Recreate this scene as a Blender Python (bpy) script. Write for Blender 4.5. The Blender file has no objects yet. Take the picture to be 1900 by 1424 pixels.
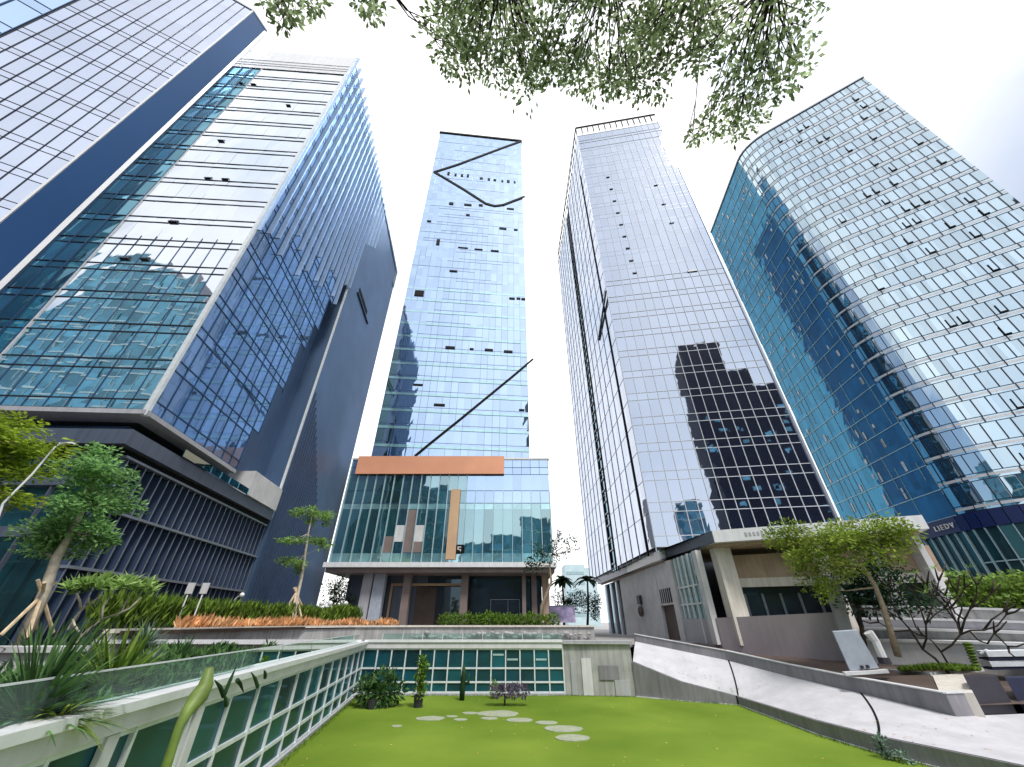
import bpy, math, random
from mathutils import Vector, geometry
R = random.Random(7)
S = bpy.context.scene
COL = S.collection
# ------------------------------------------------------------------ camera maths (eye at the origin, ground at z = -1.6)
F, TH, CX, CY = 695.0, math.radians(32.5), 950.0, 712.0
FW = Vector((0, math.cos(TH), math.sin(TH))); UP = Vector((0, -math.sin(TH), math.cos(TH))); RT = Vector((1, 0, 0))
G = -1.6      # plaza level
LZ = -4.6     # sunken lawn level
def ray(u, v): return (RT*((u-CX)/F) + UP*((CY-v)/F) + FW).normalized()
def atZ(u, v, z): d = ray(u, v); return d*(z/d.z)
def atY(u, v, y): d = ray(u, v); return d*(y/d.y)
def atR(u, v, r): d = ray(u, v); return d*(r/math.hypot(d.x, d.y))
def onP(u, v, a, b):
    n = Vector((-(b[1]-a[1]), b[0]-a[0], 0)); d = ray(u, v)
    return d*(n.dot(Vector((a[0], a[1], 0)))/n.dot(d))
# ------------------------------------------------------------------ materials
def newmat(name):
    m = bpy.data.materials.new(name); m.use_nodes = True
    nt = m.node_tree; nt.nodes.clear()
    out = nt.nodes.new('ShaderNodeOutputMaterial')
    return m, nt, out
def N(nt, t, **kw):
    n = nt.nodes.new(t)
    for k, v in kw.items(): setattr(n, k, v)
    return n
def colvar(nt, col, scale=3.0, amt=.12, island=0.0, detail=4.0, col2=None):
    """base colour with a soft noise and a per-island variation"""
    tc = N(nt, 'ShaderNodeTexCoord')
    no = N(nt, 'ShaderNodeTexNoise'); no.inputs['Scale'].default_value = scale; no.inputs['Detail'].default_value = detail
    nt.links.new(tc.outputs['Object'], no.inputs['Vector'])
    mr = N(nt, 'ShaderNodeMapRange')
    mr.inputs['From Min'].default_value = .3; mr.inputs['From Max'].default_value = .7
    mr.inputs['To Min'].default_value = 1-amt; mr.inputs['To Max'].default_value = 1+amt
    nt.links.new(no.outputs['Fac'], mr.inputs['Value'])
    fac = mr.outputs['Result']
    if island:
        ge = N(nt, 'ShaderNodeNewGeometry')
        m2 = N(nt, 'ShaderNodeMapRange'); m2.inputs['To Min'].default_value = 1-island; m2.inputs['To Max'].default_value = 1+island
        nt.links.new(ge.outputs['Random Per Island'], m2.inputs['Value'])
        mu = N(nt, 'ShaderNodeMath', operation='MULTIPLY')
        nt.links.new(fac, mu.inputs[0]); nt.links.new(m2.outputs['Result'], mu.inputs[1]); fac = mu.outputs[0]
    vm = N(nt, 'ShaderNodeVectorMath', operation='SCALE')
    if col2 is None:
        vm.inputs[0].default_value = col
    else:
        mx = N(nt, 'ShaderNodeMix', data_type='RGBA')
        mx.inputs['A'].default_value = (*col, 1); mx.inputs['B'].default_value = (*col2, 1)
        if island:
            nt.links.new(ge.outputs['Random Per Island'], mx.inputs['Factor'])
        else:
            nt.links.new(no.outputs['Fac'], mx.inputs['Factor'])
        nt.links.new(mx.outputs['Result'], vm.inputs[0])
    nt.links.new(fac, vm.inputs['Scale'])
    return vm.outputs[0], no, tc
def mat(name, col, rough=.6, metal=0., spec=.4, scale=3., amt=.1, island=0., bump=0., bscale=20., col2=None, streak=0.):
    m, nt, out = newmat(name)
    p = N(nt, 'ShaderNodeBsdfPrincipled')
    c, no, tc = colvar(nt, col, scale, amt, island, col2=col2)
    if streak:      # rain streaks and dirt: noise stretched down the wall
        mp = N(nt, 'ShaderNodeMapping'); mp.inputs['Scale'].default_value = (2.2, 2.2, .16); nt.links.new(tc.outputs['Object'], mp.inputs['Vector'])
        n3 = N(nt, 'ShaderNodeTexNoise'); n3.inputs['Scale'].default_value = 1.6; n3.inputs['Detail'].default_value = 6; n3.inputs['Roughness'].default_value = .65; nt.links.new(mp.outputs[0], n3.inputs['Vector'])
        m3 = N(nt, 'ShaderNodeMapRange'); m3.inputs['From Min'].default_value = .42; m3.inputs['From Max'].default_value = .68; m3.inputs['To Min'].default_value = 1; m3.inputs['To Max'].default_value = 1-streak
        nt.links.new(n3.outputs['Fac'], m3.inputs['Value']); v3 = N(nt, 'ShaderNodeVectorMath', operation='SCALE'); nt.links.new(c, v3.inputs[0]); nt.links.new(m3.outputs['Result'], v3.inputs['Scale']); c = v3.outputs[0]
    nt.links.new(c, p.inputs['Base Color'])
    p.inputs['Roughness'].default_value = rough; p.inputs['Metallic'].default_value = metal
    p.inputs['Specular IOR Level'].default_value = spec
    if bump:
        n2 = N(nt, 'ShaderNodeTexNoise'); n2.inputs['Scale'].default_value = bscale; n2.inputs['Detail'].default_value = 5
        nt.links.new(tc.outputs['Object'], n2.inputs['Vector'])
        b = N(nt, 'ShaderNodeBump'); b.inputs['Strength'].default_value = bump; b.inputs['Distance'].default_value = .05
        nt.links.new(n2.outputs['Fac'], b.inputs['Height']); nt.links.new(b.outputs['Normal'], p.inputs['Normal'])
    nt.links.new(p.outputs[0], out.inputs['Surface'])
    return m
def glass(name, dark, tint, refl, rough=.02, island=.1, wave=.01, wscale=.35):
    """coated curtain-wall glass: a tinted mirror film over a dark interior"""
    m, nt, out = newmat(name)
    p = N(nt, 'ShaderNodeBsdfPrincipled'); p.inputs['Roughness'].default_value = .45
    c, no, tc = colvar(nt, dark, .6, .35, .4); nt.links.new(c, p.inputs['Base Color'])
    g = N(nt, 'ShaderNodeBsdfGlossy'); g.inputs['Roughness'].default_value = rough
    ge = N(nt, 'ShaderNodeNewGeometry')
    mr = N(nt, 'ShaderNodeMapRange'); mr.inputs['To Min'].default_value = 1-island; mr.inputs['To Max'].default_value = 1.0
    nt.links.new(ge.outputs['Random Per Island'], mr.inputs['Value'])
    vm = N(nt, 'ShaderNodeVectorMath', operation='SCALE'); vm.inputs[0].default_value = tint
    nt.links.new(mr.outputs['Result'], vm.inputs['Scale']); nt.links.new(vm.outputs[0], g.inputs['Color'])
    lw = N(nt, 'ShaderNodeLayerWeight'); lw.inputs['Blend'].default_value = .25
    m2 = N(nt, 'ShaderNodeMapRange'); m2.inputs['To Min'].default_value = refl; m2.inputs['To Max'].default_value = 1.0
    nt.links.new(lw.outputs['Fresnel'], m2.inputs['Value'])
    if wave:
        w = N(nt, 'ShaderNodeTexNoise'); w.inputs['Scale'].default_value = wscale; w.inputs['Detail'].default_value = 2
        nt.links.new(tc.outputs['Object'], w.inputs['Vector'])
        b = N(nt, 'ShaderNodeBump'); b.inputs['Strength'].default_value = 1.0; b.inputs['Distance'].default_value = wave
        nt.links.new(w.outputs['Fac'], b.inputs['Height']); nt.links.new(b.outputs['Normal'], g.inputs['Normal'])
    mx = N(nt, 'ShaderNodeMixShader')
    nt.links.new(m2.outputs['Result'], mx.inputs[0]); nt.links.new(p.outputs[0], mx.inputs[1]); nt.links.new(g.outputs[0], mx.inputs[2])
    nt.links.new(mx.outputs[0], out.inputs['Surface'])
    return m
def leafmat(name, col, col2, trans=.35, rough=.6):
    m, nt, out = newmat(name)
    c, no, tc = colvar(nt, col, 1.2, .3, .3, col2=col2)
    p = N(nt, 'ShaderNodeBsdfPrincipled'); p.inputs['Roughness'].default_value = rough; p.inputs['Specular IOR Level'].default_value = .2
    t = N(nt, 'ShaderNodeBsdfTranslucent')
    nt.links.new(c, p.inputs['Base Color']); nt.links.new(c, t.inputs['Color'])
    mx = N(nt, 'ShaderNodeMixShader'); mx.inputs[0].default_value = trans
    nt.links.new(p.outputs[0], mx.inputs[1]); nt.links.new(t.outputs[0], mx.inputs[2]); nt.links.new(mx.outputs[0], out.inputs['Surface'])
    return m
def clearglass(name, tint, op=.35):
    m, nt, out = newmat(name)
    t = N(nt, 'ShaderNodeBsdfTransparent'); t.inputs['Color'].default_value = (*tint, 1)
    g = N(nt, 'ShaderNodeBsdfGlossy'); g.inputs['Roughness'].default_value = .02; g.inputs['Color'].default_value = (.85, .95, .92, 1)
    d = N(nt, 'ShaderNodeBsdfDiffuse'); d.inputs['Color'].default_value = (*[x*.55 for x in tint], 1)
    lw = N(nt, 'ShaderNodeLayerWeight'); lw.inputs['Blend'].default_value = .06
    m1 = N(nt, 'ShaderNodeMixShader'); m1.inputs[0].default_value = op
    nt.links.new(t.outputs[0], m1.inputs[1]); nt.links.new(d.outputs[0], m1.inputs[2])
    mx = N(nt, 'ShaderNodeMixShader'); nt.links.new(lw.outputs['Fresnel'], mx.inputs[0])
    nt.links.new(m1.outputs[0], mx.inputs[1]); nt.links.new(g.outputs[0], mx.inputs[2]); nt.links.new(mx.outputs[0], out.inputs['Surface'])
    return m
M = dict(
    # tower glass
    a_front=glass('pale_grid_glass', (.10, .13, .18), (.70, .75, .86), .82, island=.10),
    a_side=mat('navy_satin_panel', (.012, .065, .18), .3, .45, .5, .05, .1),
    b_front=glass('silver_mirror_glass', (.02, .10, .13), (.88, .91, .95), .84, island=.05, wave=.006),
    b_teal=glass('teal_pane_glass', (.01, .10, .16), (.36, .72, .88), .55, island=.5),
    b_side=glass('cobalt_glass', (.05, .125, .29), (.38, .55, .80), .40, island=.25, wave=.003),
    b_wall=mat('slate_blue_cladding', (.095, .16, .285), .45, .35, .5, .25, .12, streak=0.12),
    b_fin=mat('pale_blue_fin', (.36, .50, .72), .35, .4, .5),
    c_glass=glass('sky_glass', (.04, .12, .18), (.56, .72, .95), .82, island=.14, wave=.008),
    c_pod=glass('podium_teal_glass', (.008, .075, .085), (.62, .86, .92), .52, island=.25, wave=.015),
    c_spandrel=glass('aqua_spandrel', (.25, .48, .50), (.6, .85, .92), .55, island=.15),
    d_front=glass('lilac_mirror_glass', (.015, .02, .04), (.48, .55, .67), .84, island=.08, wave=.008),
    d_left=glass('white_mirror_glass', (.14, .16, .2), (.66, .72, .84), .70, island=.12, wave=.01),
    d_right=glass('deep_blue_glass', (.01, .05, .10), (.14, .42, .66), .6, island=.2),
    dark_glass=glass('dark_glass', (.006, .012, .02), (.35, .5, .6), .12, island=.4),
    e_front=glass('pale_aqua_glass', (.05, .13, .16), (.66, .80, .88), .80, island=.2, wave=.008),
    e_left=glass('teal_blue_glass', (.006, .06, .11), (.055, .25, .42), .56, island=.25, wave=.01),  # mirrored blue of the left face put into its tint
    e_pod=glass('bottle_green_glass', (.004, .035, .042), (.16, .42, .45), .12, island=.5),
    low_glass=glass('court_teal_glass', (.002, .060, .085), (.20, .48, .58), .07, island=.35, wave=.02),
    back_teal=glass('back_teal_glass', (.02, .20, .30), (.28, .60, .80), .3, island=.6),
    back_dark=mat('charcoal_cladding', (.003, .008, .030), .6, 0, .1, .4, .3),
    # metals and masonry
    mull_dark=mat('dark_mullion', (.03, .035, .05), .4, .4),
    mull_grey=mat('grey_mullion', (.30, .33, .38), .35, .5),
    mull_silver=mat('silver_mullion', (.54, .57, .62), .55, .0),
    mull_white=mat('white_mullion', (.72, .76, .80), .35, .1),
    mull_blue=mat('blue_mullion', (.04, .09, .18), .4, .4),
    mull_teal=mat('pale_teal_mullion', (.45, .62, .66), .35, .3),
    black=mat('black_metal', (.006, .006, .008), .7, .0, .15),
    white=mat('white_render', (.66, .66, .68), .55, 0, .3, .9, .10, streak=0.1),
    white_metal=mat('white_metal', (.80, .81, .84), .35, .0, .5, 1., .04, streak=0.12),
    grey=mat('grey_stone', (.27, .26, .29), .6, 0, .3, .8, .12, bump=.05, streak=0.28),
    grey_lt=mat('light_grey_panel', (.46, .46, .50), .5, .1, .4, .4, .08, streak=0.18),
    navy_slate=mat('navy_slate_metal', (.055, .085, .16), .4, .3, .5, .4, .1),
    slate=mat('slate_grey_metal', (.13, .15, .20), .4, .4, .5, .4, .1, streak=0.2),
    concrete=mat('pale_concrete', (.42, .42, .42), .75, 0, .3, .9, .18, bump=.1, streak=0.35),
    path=mat('white_paving', (.55, .55, .585), .6, 0, .3, .9, .10, bump=.05, bscale=8., streak=0.07),
    plaza=mat('grey_paving', (.30, .29, .29), .7, 0, .3, .5, .12, bump=.05),
    beige=mat('beige_stone', (.46, .34, .25), .6, 0, .3, .7, .12, bump=.04, streak=0.2),
    cream=mat('cream_stone', (.70, .66, .60), .55, 0, .3, .8, .07, streak=0.22),
    pink=mat('mauve_stone', (.40, .35, .38), .5, 0, .4, .35, .12, streak=0.09),
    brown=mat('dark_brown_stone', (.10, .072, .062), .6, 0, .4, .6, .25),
    taupe=mat('taupe_column', (.22, .175, .165), .55, 0, .3, .8, .1),
    orange=mat('salmon_board', (.76, .36, .225), .5, 0, .3, .12, .14),
    tan=mat('tan_panel', (.62, .42, .26), .55, 0, .3, .4, .1),
    navy=mat('navy_band', (.010, .022, .11), .4, .1, .5),
    charcoal=mat('charcoal_panel', (.035, .032, .045), .5, 0, .4),
    panel_blue=mat('blue_grey_panel', (.40, .44, .52), .5, .0, .4),
    soil=mat('soil', (.055, .038, .03), .9, 0, .2, 5., .35, bump=.4),
    earth=mat('earth', (.16, .14, .11), .9, 0, .2, .2, .25),
    turf=mat('artificial_turf', (.100, .195, .012), .9, 0, .1, .16, .16, bump=.5, bscale=40., col2=(.205, .280, .042)),
    stone=mat('pale_stepping_stone', (.33, .36, .26), .7, 0, .3, 3., .15, bump=.08),
    bark=mat('pale_bark', (.34, .27, .20), .8, 0, .2, 6., .3, bump=.3),
    bark_dk=mat('dark_bark', (.045, .035, .028), .85, 0, .2, 8., .3, bump=.3),
    pale=mat('pale_branch', (.52, .46, .38), .8, 0, .2, 6., .2),
    bamboo=mat('timber_stake', (.64, .50, .34), .7, 0, .2, 6., .25),
    stalk=mat('green_stalk', (.15, .22, .045), .5, 0, .4, 2., .3),
    navy_fab=mat('navy_fabric', (.02, .025, .06), .8),
    white_fab=mat('white_fabric', (.74, .78, .84), .8),
    poster=mat('violet_poster', (.10, .10, .34), .5, 0, .3, 1.2, .4, col2=(.62, .52, .66)),
    lamp=mat('white_globe', (.85, .85, .85), .3),
    far=mat('pale_cyan_wall', (.55, .70, .74), .6, 0, .3, .3, .08),
    rail_glass=clearglass('green_rail_glass', (.76, .90, .86), .12),
    # leaves
    l_over=leafmat('overhead_leaf', (.13, .20, .07), (.38, .46, .27), .65),
    l_cloud=leafmat('cloud_leaf', (.16, .34, .11), (.31, .52, .21), .45),
    l_lime=leafmat('lime_leaf', (.22, .34, .03), (.36, .46, .06), .4),
    l_young=leafmat('young_leaf', (.20, .36, .08), (.32, .50, .14), .45),
    l_frang=leafmat('frangipani_leaf', (.26, .42, .10), (.42, .58, .22), .45),
    l_hedge=leafmat('hedge_leaf', (.085, .16, .02), (.20, .31, .05), .35),
    l_shrub=leafmat('shrub_leaf', (.09, .19, .02), (.24, .38, .06), .35),
    l_dark=leafmat('dark_leaf', (.010, .035, .016), (.03, .08, .03), .25),
    l_palm=leafmat('palm_leaf', (.025, .075, .022), (.11, .22, .07), .3),
    l_olive=leafmat('olive_leaf', (.17, .25, .025), (.30, .40, .07), .45),
    l_crot=leafmat('croton_leaf', (.72, .34, .15), (.82, .55, .30), .35),
    l_purple=leafmat('purple_leaf', (.11, .08, .13), (.22, .16, .24), .3),
    l_grey=leafmat('grey_green_leaf', (.10, .17, .12), (.22, .32, .24), .3),
)
# ------------------------------------------------------------------ mesh builder
class MB:
    def __init__(s): s.v = []; s.f = []
    def quad(s, a, b, c, d):
        n = len(s.v); s.v += [Vector(a), Vector(b), Vector(c), Vector(d)]; s.f.append((n, n+1, n+2, n+3))
    def tri(s, a, b, c):
        n = len(s.v); s.v += [Vector(a), Vector(b), Vector(c)]; s.f.append((n, n+1, n+2))
    def hexa(s, p):     # 8 corners: bottom ring then top ring
        n = len(s.v); s.v += [Vector(q) for q in p]
        s.f += [(n+3, n+2, n+1, n), (n+4, n+5, n+6, n+7)] + [(n+i, n+(i+1) % 4, n+4+(i+1) % 4, n+4+i) for i in range(4)]
    def box(s, x0, x1, y0, y1, z0, z1):
        s.hexa([(x0, y0, z0), (x1, y0, z0), (x1, y1, z0), (x0, y1, z0), (x0, y0, z1), (x1, y0, z1), (x1, y1, z1), (x0, y1, z1)])
    def obox(s, a, b, z0, z1, o0, o1):
        """box along plan segment a-b, between offsets o0 and o1 along the outward normal (dy,-dx)"""
        d = Vector((b[0]-a[0], b[1]-a[1])); d.normalize(); n = Vector((d.y, -d.x))
        P = [(a[0]+n.x*o0, a[1]+n.y*o0), (b[0]+n.x*o0, b[1]+n.y*o0), (b[0]+n.x*o1, b[1]+n.y*o1), (a[0]+n.x*o1, a[1]+n.y*o1)]
        s.hexa([(x, y, z0) for x, y in P] + [(x, y, z1) for x, y in P])
    def beam(s, p, q, w, h, up=(0, 0, 1)):
        p = Vector(p); q = Vector(q); d = (q-p).normalized(); u = Vector(up)
        x = d.cross(u)
        if x.length < 1e-4: x = d.cross(Vector((0, 1, 0)))
        x.normalize(); y = x.cross(d)
        c = [(-w/2, -h/2), (w/2, -h/2), (w/2, h/2), (-w/2, h/2)]
        s.hexa([p+x*a+y*b for a, b in c] + [q+x*a+y*b for a, b in c])
    def tube(s, pts, rad, n=7, cap=True):
        pts = [Vector(p) for p in pts]; base = len(s.v); px = None
        for i, p in enumerate(pts):
            d = (pts[min(i+1, len(pts)-1)]-pts[max(i-1, 0)]).normalized()
            if px is None:
                px = d.cross(Vector((0, 0, 1)));  px = px if px.length > .05 else d.cross(Vector((0, 1, 0)))
            px = (px - d*px.dot(d)).normalized(); py = d.cross(px)
            r = rad[i] if isinstance(rad, (list, tuple)) else rad
            for k in range(n):
                a = 2*math.pi*k/n; s.v.append(p + px*(r*math.cos(a)) + py*(r*math.sin(a)))
        for i in range(len(pts)-1):
            for k in range(n):
                a = base+i*n+k; b = base+i*n+(k+1) % n; s.f.append((a, b, b+n, a+n))
        if cap:
            s.f.append(tuple(base+k for k in reversed(range(n)))); e = base+(len(pts)-1)*n; s.f.append(tuple(e+k for k in range(n)))
    def prism(s, poly, z0, z1):
        n = len(poly); b = len(s.v)
        zt = z1 if isinstance(z1, (list, tuple)) else [z1]*n
        zb = z0 if isinstance(z0, (list, tuple)) else [z0]*n
        s.v += [Vector((p[0], p[1], z)) for p, z in zip(poly, zb)] + [Vector((p[0], p[1], z)) for p, z in zip(poly, zt)]
        for i in range(n): s.f.append((b+i, b+(i+1) % n, b+n+(i+1) % n, b+n+i))
        for t in geometry.tessellate_polygon([[Vector((p[0], p[1], 0)) for p in poly]]):
            s.f.append((b+t[2], b+t[1], b+t[0])); s.f.append((b+n+t[0], b+n+t[1], b+n+t[2]))
    def ball(s, c, r, nu=10, nv=6, sq=(1, 1, 1)):
        b = len(s.v); c = Vector(c)
        for j in range(nv+1):
            t = math.pi*j/nv
            for i in range(nu):
                a = 2*math.pi*i/nu
                s.v.append(c+Vector((r*sq[0]*math.sin(t)*math.cos(a), r*sq[1]*math.sin(t)*math.sin(a), r*sq[2]*math.cos(t))))
        for j in range(nv):
            for i in range(nu): s.f.append((b+j*nu+i, b+(j+1)*nu+i, b+(j+1)*nu+(i+1) % nu, b+j*nu+(i+1) % nu))
    def leaf(s, p, d, nrm, L, W):
        d = d.normalized(); x = d.cross(nrm)
        if x.length < 1e-3: x = d.cross(Vector((.3, .5, .8)))
        x.normalize(); n = len(s.v); q = x.cross(d)
        s.v += [p, p+d*L*.5+x*W*.5+q*L*.05, p+d*L, p+d*L*.5-x*W*.5+q*L*.05]; s.f.append((n, n+1, n+2, n+3))
    def build_each(s, name, m, parent):
        for k in range(0, len(s.v), 8):
            q = MB(); q.hexa(s.v[k:k+8]); q.build(name, m, parent)
    def build(s, name, m, parent=None, loc=None, smooth=False, label=None):
        o0 = Vector(parent['_o']) if parent is not None else Vector(loc or (0, 0, 0))
        me = bpy.data.meshes.new(name); me.from_pydata([tuple(q-o0) for q in s.v], [], s.f); me.update()
        if smooth: me.polygons.foreach_set('use_smooth', [True]*len(me.polygons))
        me.materials.append(M[m] if isinstance(m, str) else m)
        o = bpy.data.objects.new(name, me); COL.objects.link(o)
        if parent is not None:
            o.parent = parent; o['_o'] = tuple(o0)
        else:
            o.location = o0; o['_o'] = tuple(o0)
        if label: o['label'] = label
        return o
def thing(name, label, cat, loc, group=None):
    o = bpy.data.objects.new(name, None); COL.objects.link(o); o.location = loc; o.empty_display_size = .5
    o['_o'] = tuple(loc); o['label'] = label; o['category'] = cat
    if group: o['group'] = group
    return o
def tag(o, label, cat, group=None, kind=None):
    o['label'] = label; o['category'] = cat
    if group: o['group'] = group
    if kind: o['kind'] = kind
    return o
def struct(o, kind='structure'): o['kind'] = kind; return o
def dup(o, loc, rz=0, sc=1, label=None):
    c = o.copy(); COL.objects.link(c); c.location = loc; c.rotation_euler = (0, 0, rz); c.scale = (sc, sc, sc)
    if label: c['label'] = label
    for ch in o.children:
        k = ch.copy(); COL.objects.link(k); k.parent = c
    return c
def lerp(a, b, t): return (a[0]+(b[0]-a[0])*t, a[1]+(b[1]-a[1])*t)
def lin(a, b, n): return [lerp(a, b, i/n) for i in range(n+1)]
def norm2(a, b):
    d = Vector((b[0]-a[0], b[1]-a[1])).normalized(); return Vector((d.y, -d.x))
def floors(z0, z1, n, split):
    h = (z1-z0)/n; zs = []
    for i in range(n): zs += [z0+h*i, z0+h*i+h*split]
    return zs+[z1]
def panes(mb, pts, zs, jit=.004, skip=None, off=0.0):
    for i in range(len(pts)-1):
        a, b = pts[i], pts[i+1]; n = norm2(a, b)
        for j in range(len(zs)-1):
            if skip and skip(i, j): continue
            o = [off+R.uniform(-jit, jit) for _ in range(4)]
            mb.quad((a[0]+n.x*o[0], a[1]+n.y*o[0], zs[j]), (b[0]+n.x*o[1], b[1]+n.y*o[1], zs[j]),
                    (b[0]+n.x*o[2], b[1]+n.y*o[2], zs[j+1]), (a[0]+n.x*o[3], a[1]+n.y*o[3], zs[j+1]))
def mullions(mb, pts, z0, z1, w, d, idx=None, zst=None):
    for i in range(len(pts)):
        if idx is not None and i not in idx: continue
        a = pts[max(i-1, 0)]; b = pts[min(i+1, len(pts)-1)]
        t = Vector((b[0]-a[0], b[1]-a[1])).normalized(); p = pts[i]
        mb.obox((p[0]-t.x*w/2, p[1]-t.y*w/2), (p[0]+t.x*w/2, p[1]+t.y*w/2), zst(i) if zst else z0, z1, -.05, d)
def transoms(mb, pts, zs, h, d, straight=True, rng=None):
    for j, z in enumerate(zs):
        segs = [(pts[0], pts[-1])] if straight else list(zip(pts, pts[1:]))
        if rng: segs = rng(j) or []
        for a, b in segs: mb.obox(a, b, z-h/2, z+h/2, -.04, d)
def vents(root, a, b, lst, m='black', off=.06):
    n = norm2(a, b); t = Vector((n.y*-1, n.x, 0)); t = Vector((b[0]-a[0], b[1]-a[1], 0)).normalized(); nn = Vector((n.x, n.y, 0))
    for (u, v, w, h) in lst:
        p = onP(u, v, a, b); mb = MB()
        q = [p-t*w/2, p+t*w/2]
        lo = [x+nn*(off+.12) for x in q]; hi = [x+nn*off+Vector((0, 0, h)) for x in q]
        bk = [x-nn*.0+Vector((0, 0, 0)) for x in q]; bh = [x+Vector((0, 0, h)) for x in q]
        mb.hexa([bk[0], bk[1], lo[1], lo[0], bh[0], bh[1], hi[1], hi[0]])
        mb.build('vent_window', m, root)

# ================================================================== SETTING
# ground sheet, plaza, lawn, path
WL0, WL1 = (-5.7, -2.0), (-11.6, 36.0)          # left courtyard wall line
def wl(y): return (WL0[0]+(WL1[0]-WL0[0])*(y-WL0[1])/(WL1[1]-WL0[1]), y)
LP = [(19.5, 6.0, -4.0), (17.0, 17.3, -4.0), (15.4, 21.0, -4.0), (14.9, 24.2, -4.02), (15.0, 32.1, -4.13), (12.0, 33.5, -3.52), (9.2, 35.4, -2.5)]
RP = [(41.0, 9.0, -3.6), (23.9, 23.0, -3.6), (20.1, 22.4, -3.6), (19.4, 26.7, -3.34), (18.2, 30.8, -3.0), (16.0, 34.6, -2.38), (10.3, 38.0, -1.35)]
mb = MB(); mb.box(-1600, 1600, -1600, 1600, -5.0, -4.78); struct(mb.build('ground', 'earth'))
PB = [(-1500, 1500), (-1500, -2), (-5.95, -2), (-11.85, 36.25), (4.0, 36.25), (9.0, 36.0), (10.2, 38.5), (19.4, 42.8), (24.5, 38.5), (31, 33), (60, 22), (1500, 22), (1500, 1500)]
mb = MB(); mb.prism(PB, -1.75, G); struct(mb.build('plaza_paving', 'plaza'))
mb = MB(); mb.prism([(-11.6, 36), (-5.7, -2), (-4, -22), (24, -22), (19.45, 6)]+[(p[0], p[1]) for p in LP[1:]]+[(4.0, 36)], -4.77, LZ)
struct(mb.build('lawn', 'turf'))
def crom(P, t):
    i = min(int(t), len(P)-2); t -= i; p = [Vector(P[max(i-1, 0)]), Vector(P[i]), Vector(P[i+1]), Vector(P[min(i+2, len(P)-1)])]
    return p[1].lerp(p[2], t)*.5+.5*(.5*(2*p[1]+(p[2]-p[0])*t+(2*p[0]-5*p[1]+4*p[2]-p[3])*t*t+(3*p[1]-p[0]-3*p[2]+p[3])*t**3))
mb = MB(); K = 8; rows = []
for i in range((len(LP)-1)*6+1):
    t = i/6; l_ = Vector(LP[int(t)]).lerp(Vector(LP[min(int(t)+1, len(LP)-1)]), t-int(t)); r_ = Vector(RP[int(t)]).lerp(Vector(RP[min(int(t)+1, len(RP)-1)]), t-int(t))
    row = [l_.lerp(r_, k/K) for k in range(K+1)]
    rows.append(len(mb.v)); mb.v += row
for a0, b0 in zip(rows, rows[1:]):
    for k in range(K): mb.f.append((a0+k, a0+k+1, b0+k+1, b0+k))
struct(mb.build('path', 'path', smooth=True))
# dark joints in the path
def psurf(t, q):
    i = min(int(t), len(LP)-2); w_ = t-i
    return Vector(LP[i]).lerp(Vector(LP[i+1]), w_).lerp(Vector(RP[i]).lerp(Vector(RP[i+1]), w_), q)
for t0_ in (4.0, 2.05):
    m_ = MB(); P = [psurf(t0_+k/24*.97, k/24)+Vector((0, 0, .012)) for k in range(25)]
    for p, q in zip(P, P[1:]): m_.beam(p, q, .09, .025)
    m_.beam(P[0]+Vector((-.11, -.02, 0)), Vector((P[0].x-.13, P[0].y-.02, -4.55)), .07, .04, (0, 1, 0))
    struct(m_.build('path_joint', 'black'))
# grey skirting between lawn and path with white edging
mb = MB(); ed = MB()
for a, b in zip(LP, LP[1:]):
    n = norm2(a, b)*-1 if False else norm2(a, b)
    P = [(a[0]-.02, a[1]), (b[0]-.02, b[1])]
    mb.hexa([(a[0]-.10, a[1]-.02, -4.7), (b[0]-.10, b[1]-.02, -4.7), (b[0]+.02, b[1]+.02, -4.7), (a[0]+.02, a[1]+.02, -4.7),
             (a[0]-.10, a[1]-.02, a[2]-.02), (b[0]-.10, b[1]-.02, b[2]-.02), (b[0]+.02, b[1]+.02, b[2]-.02), (a[0]+.02, a[1]+.02, a[2]-.02)])
    ed.hexa([(a[0]-.20, a[1]-.04, -4.7), (b[0]-.20, b[1]-.04, -4.7), (b[0]-.105, b[1], -4.7), (a[0]-.105, a[1], -4.7),
             (a[0]-.20, a[1]-.04, -4.55), (b[0]-.20, b[1]-.04, -4.55), (b[0]-.105, b[1], -4.55), (a[0]-.105, a[1], -4.55)])
w = thing('retaining_wall', 'low grey stone retaining wall along the lawn edge below the white path', 'wall', (15, 25, LZ))
mb.build('wall_face', 'grey', w); ed.build('edging_strip', 'white', w)
# planting bank behind the grey planter wall
mb = MB()
bank_out = [(62, 21), (36, 31.5), (31, 33.2), (27, 36.5), (24.4, 39), (19.5, 43), (10.4, 38.7)]
for i in range(len(RP)-1):
    a, b = RP[i], RP[i+1]; c, d = bank_out[i+1], bank_out[i]
    mb.quad((a[0], a[1], a[2]+.35), (b[0], b[1], b[2]+.35), (c[0], c[1], G+.004), (d[0], d[1], G+.004))
struct(mb.build('planting_bank', 'brown'))
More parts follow.
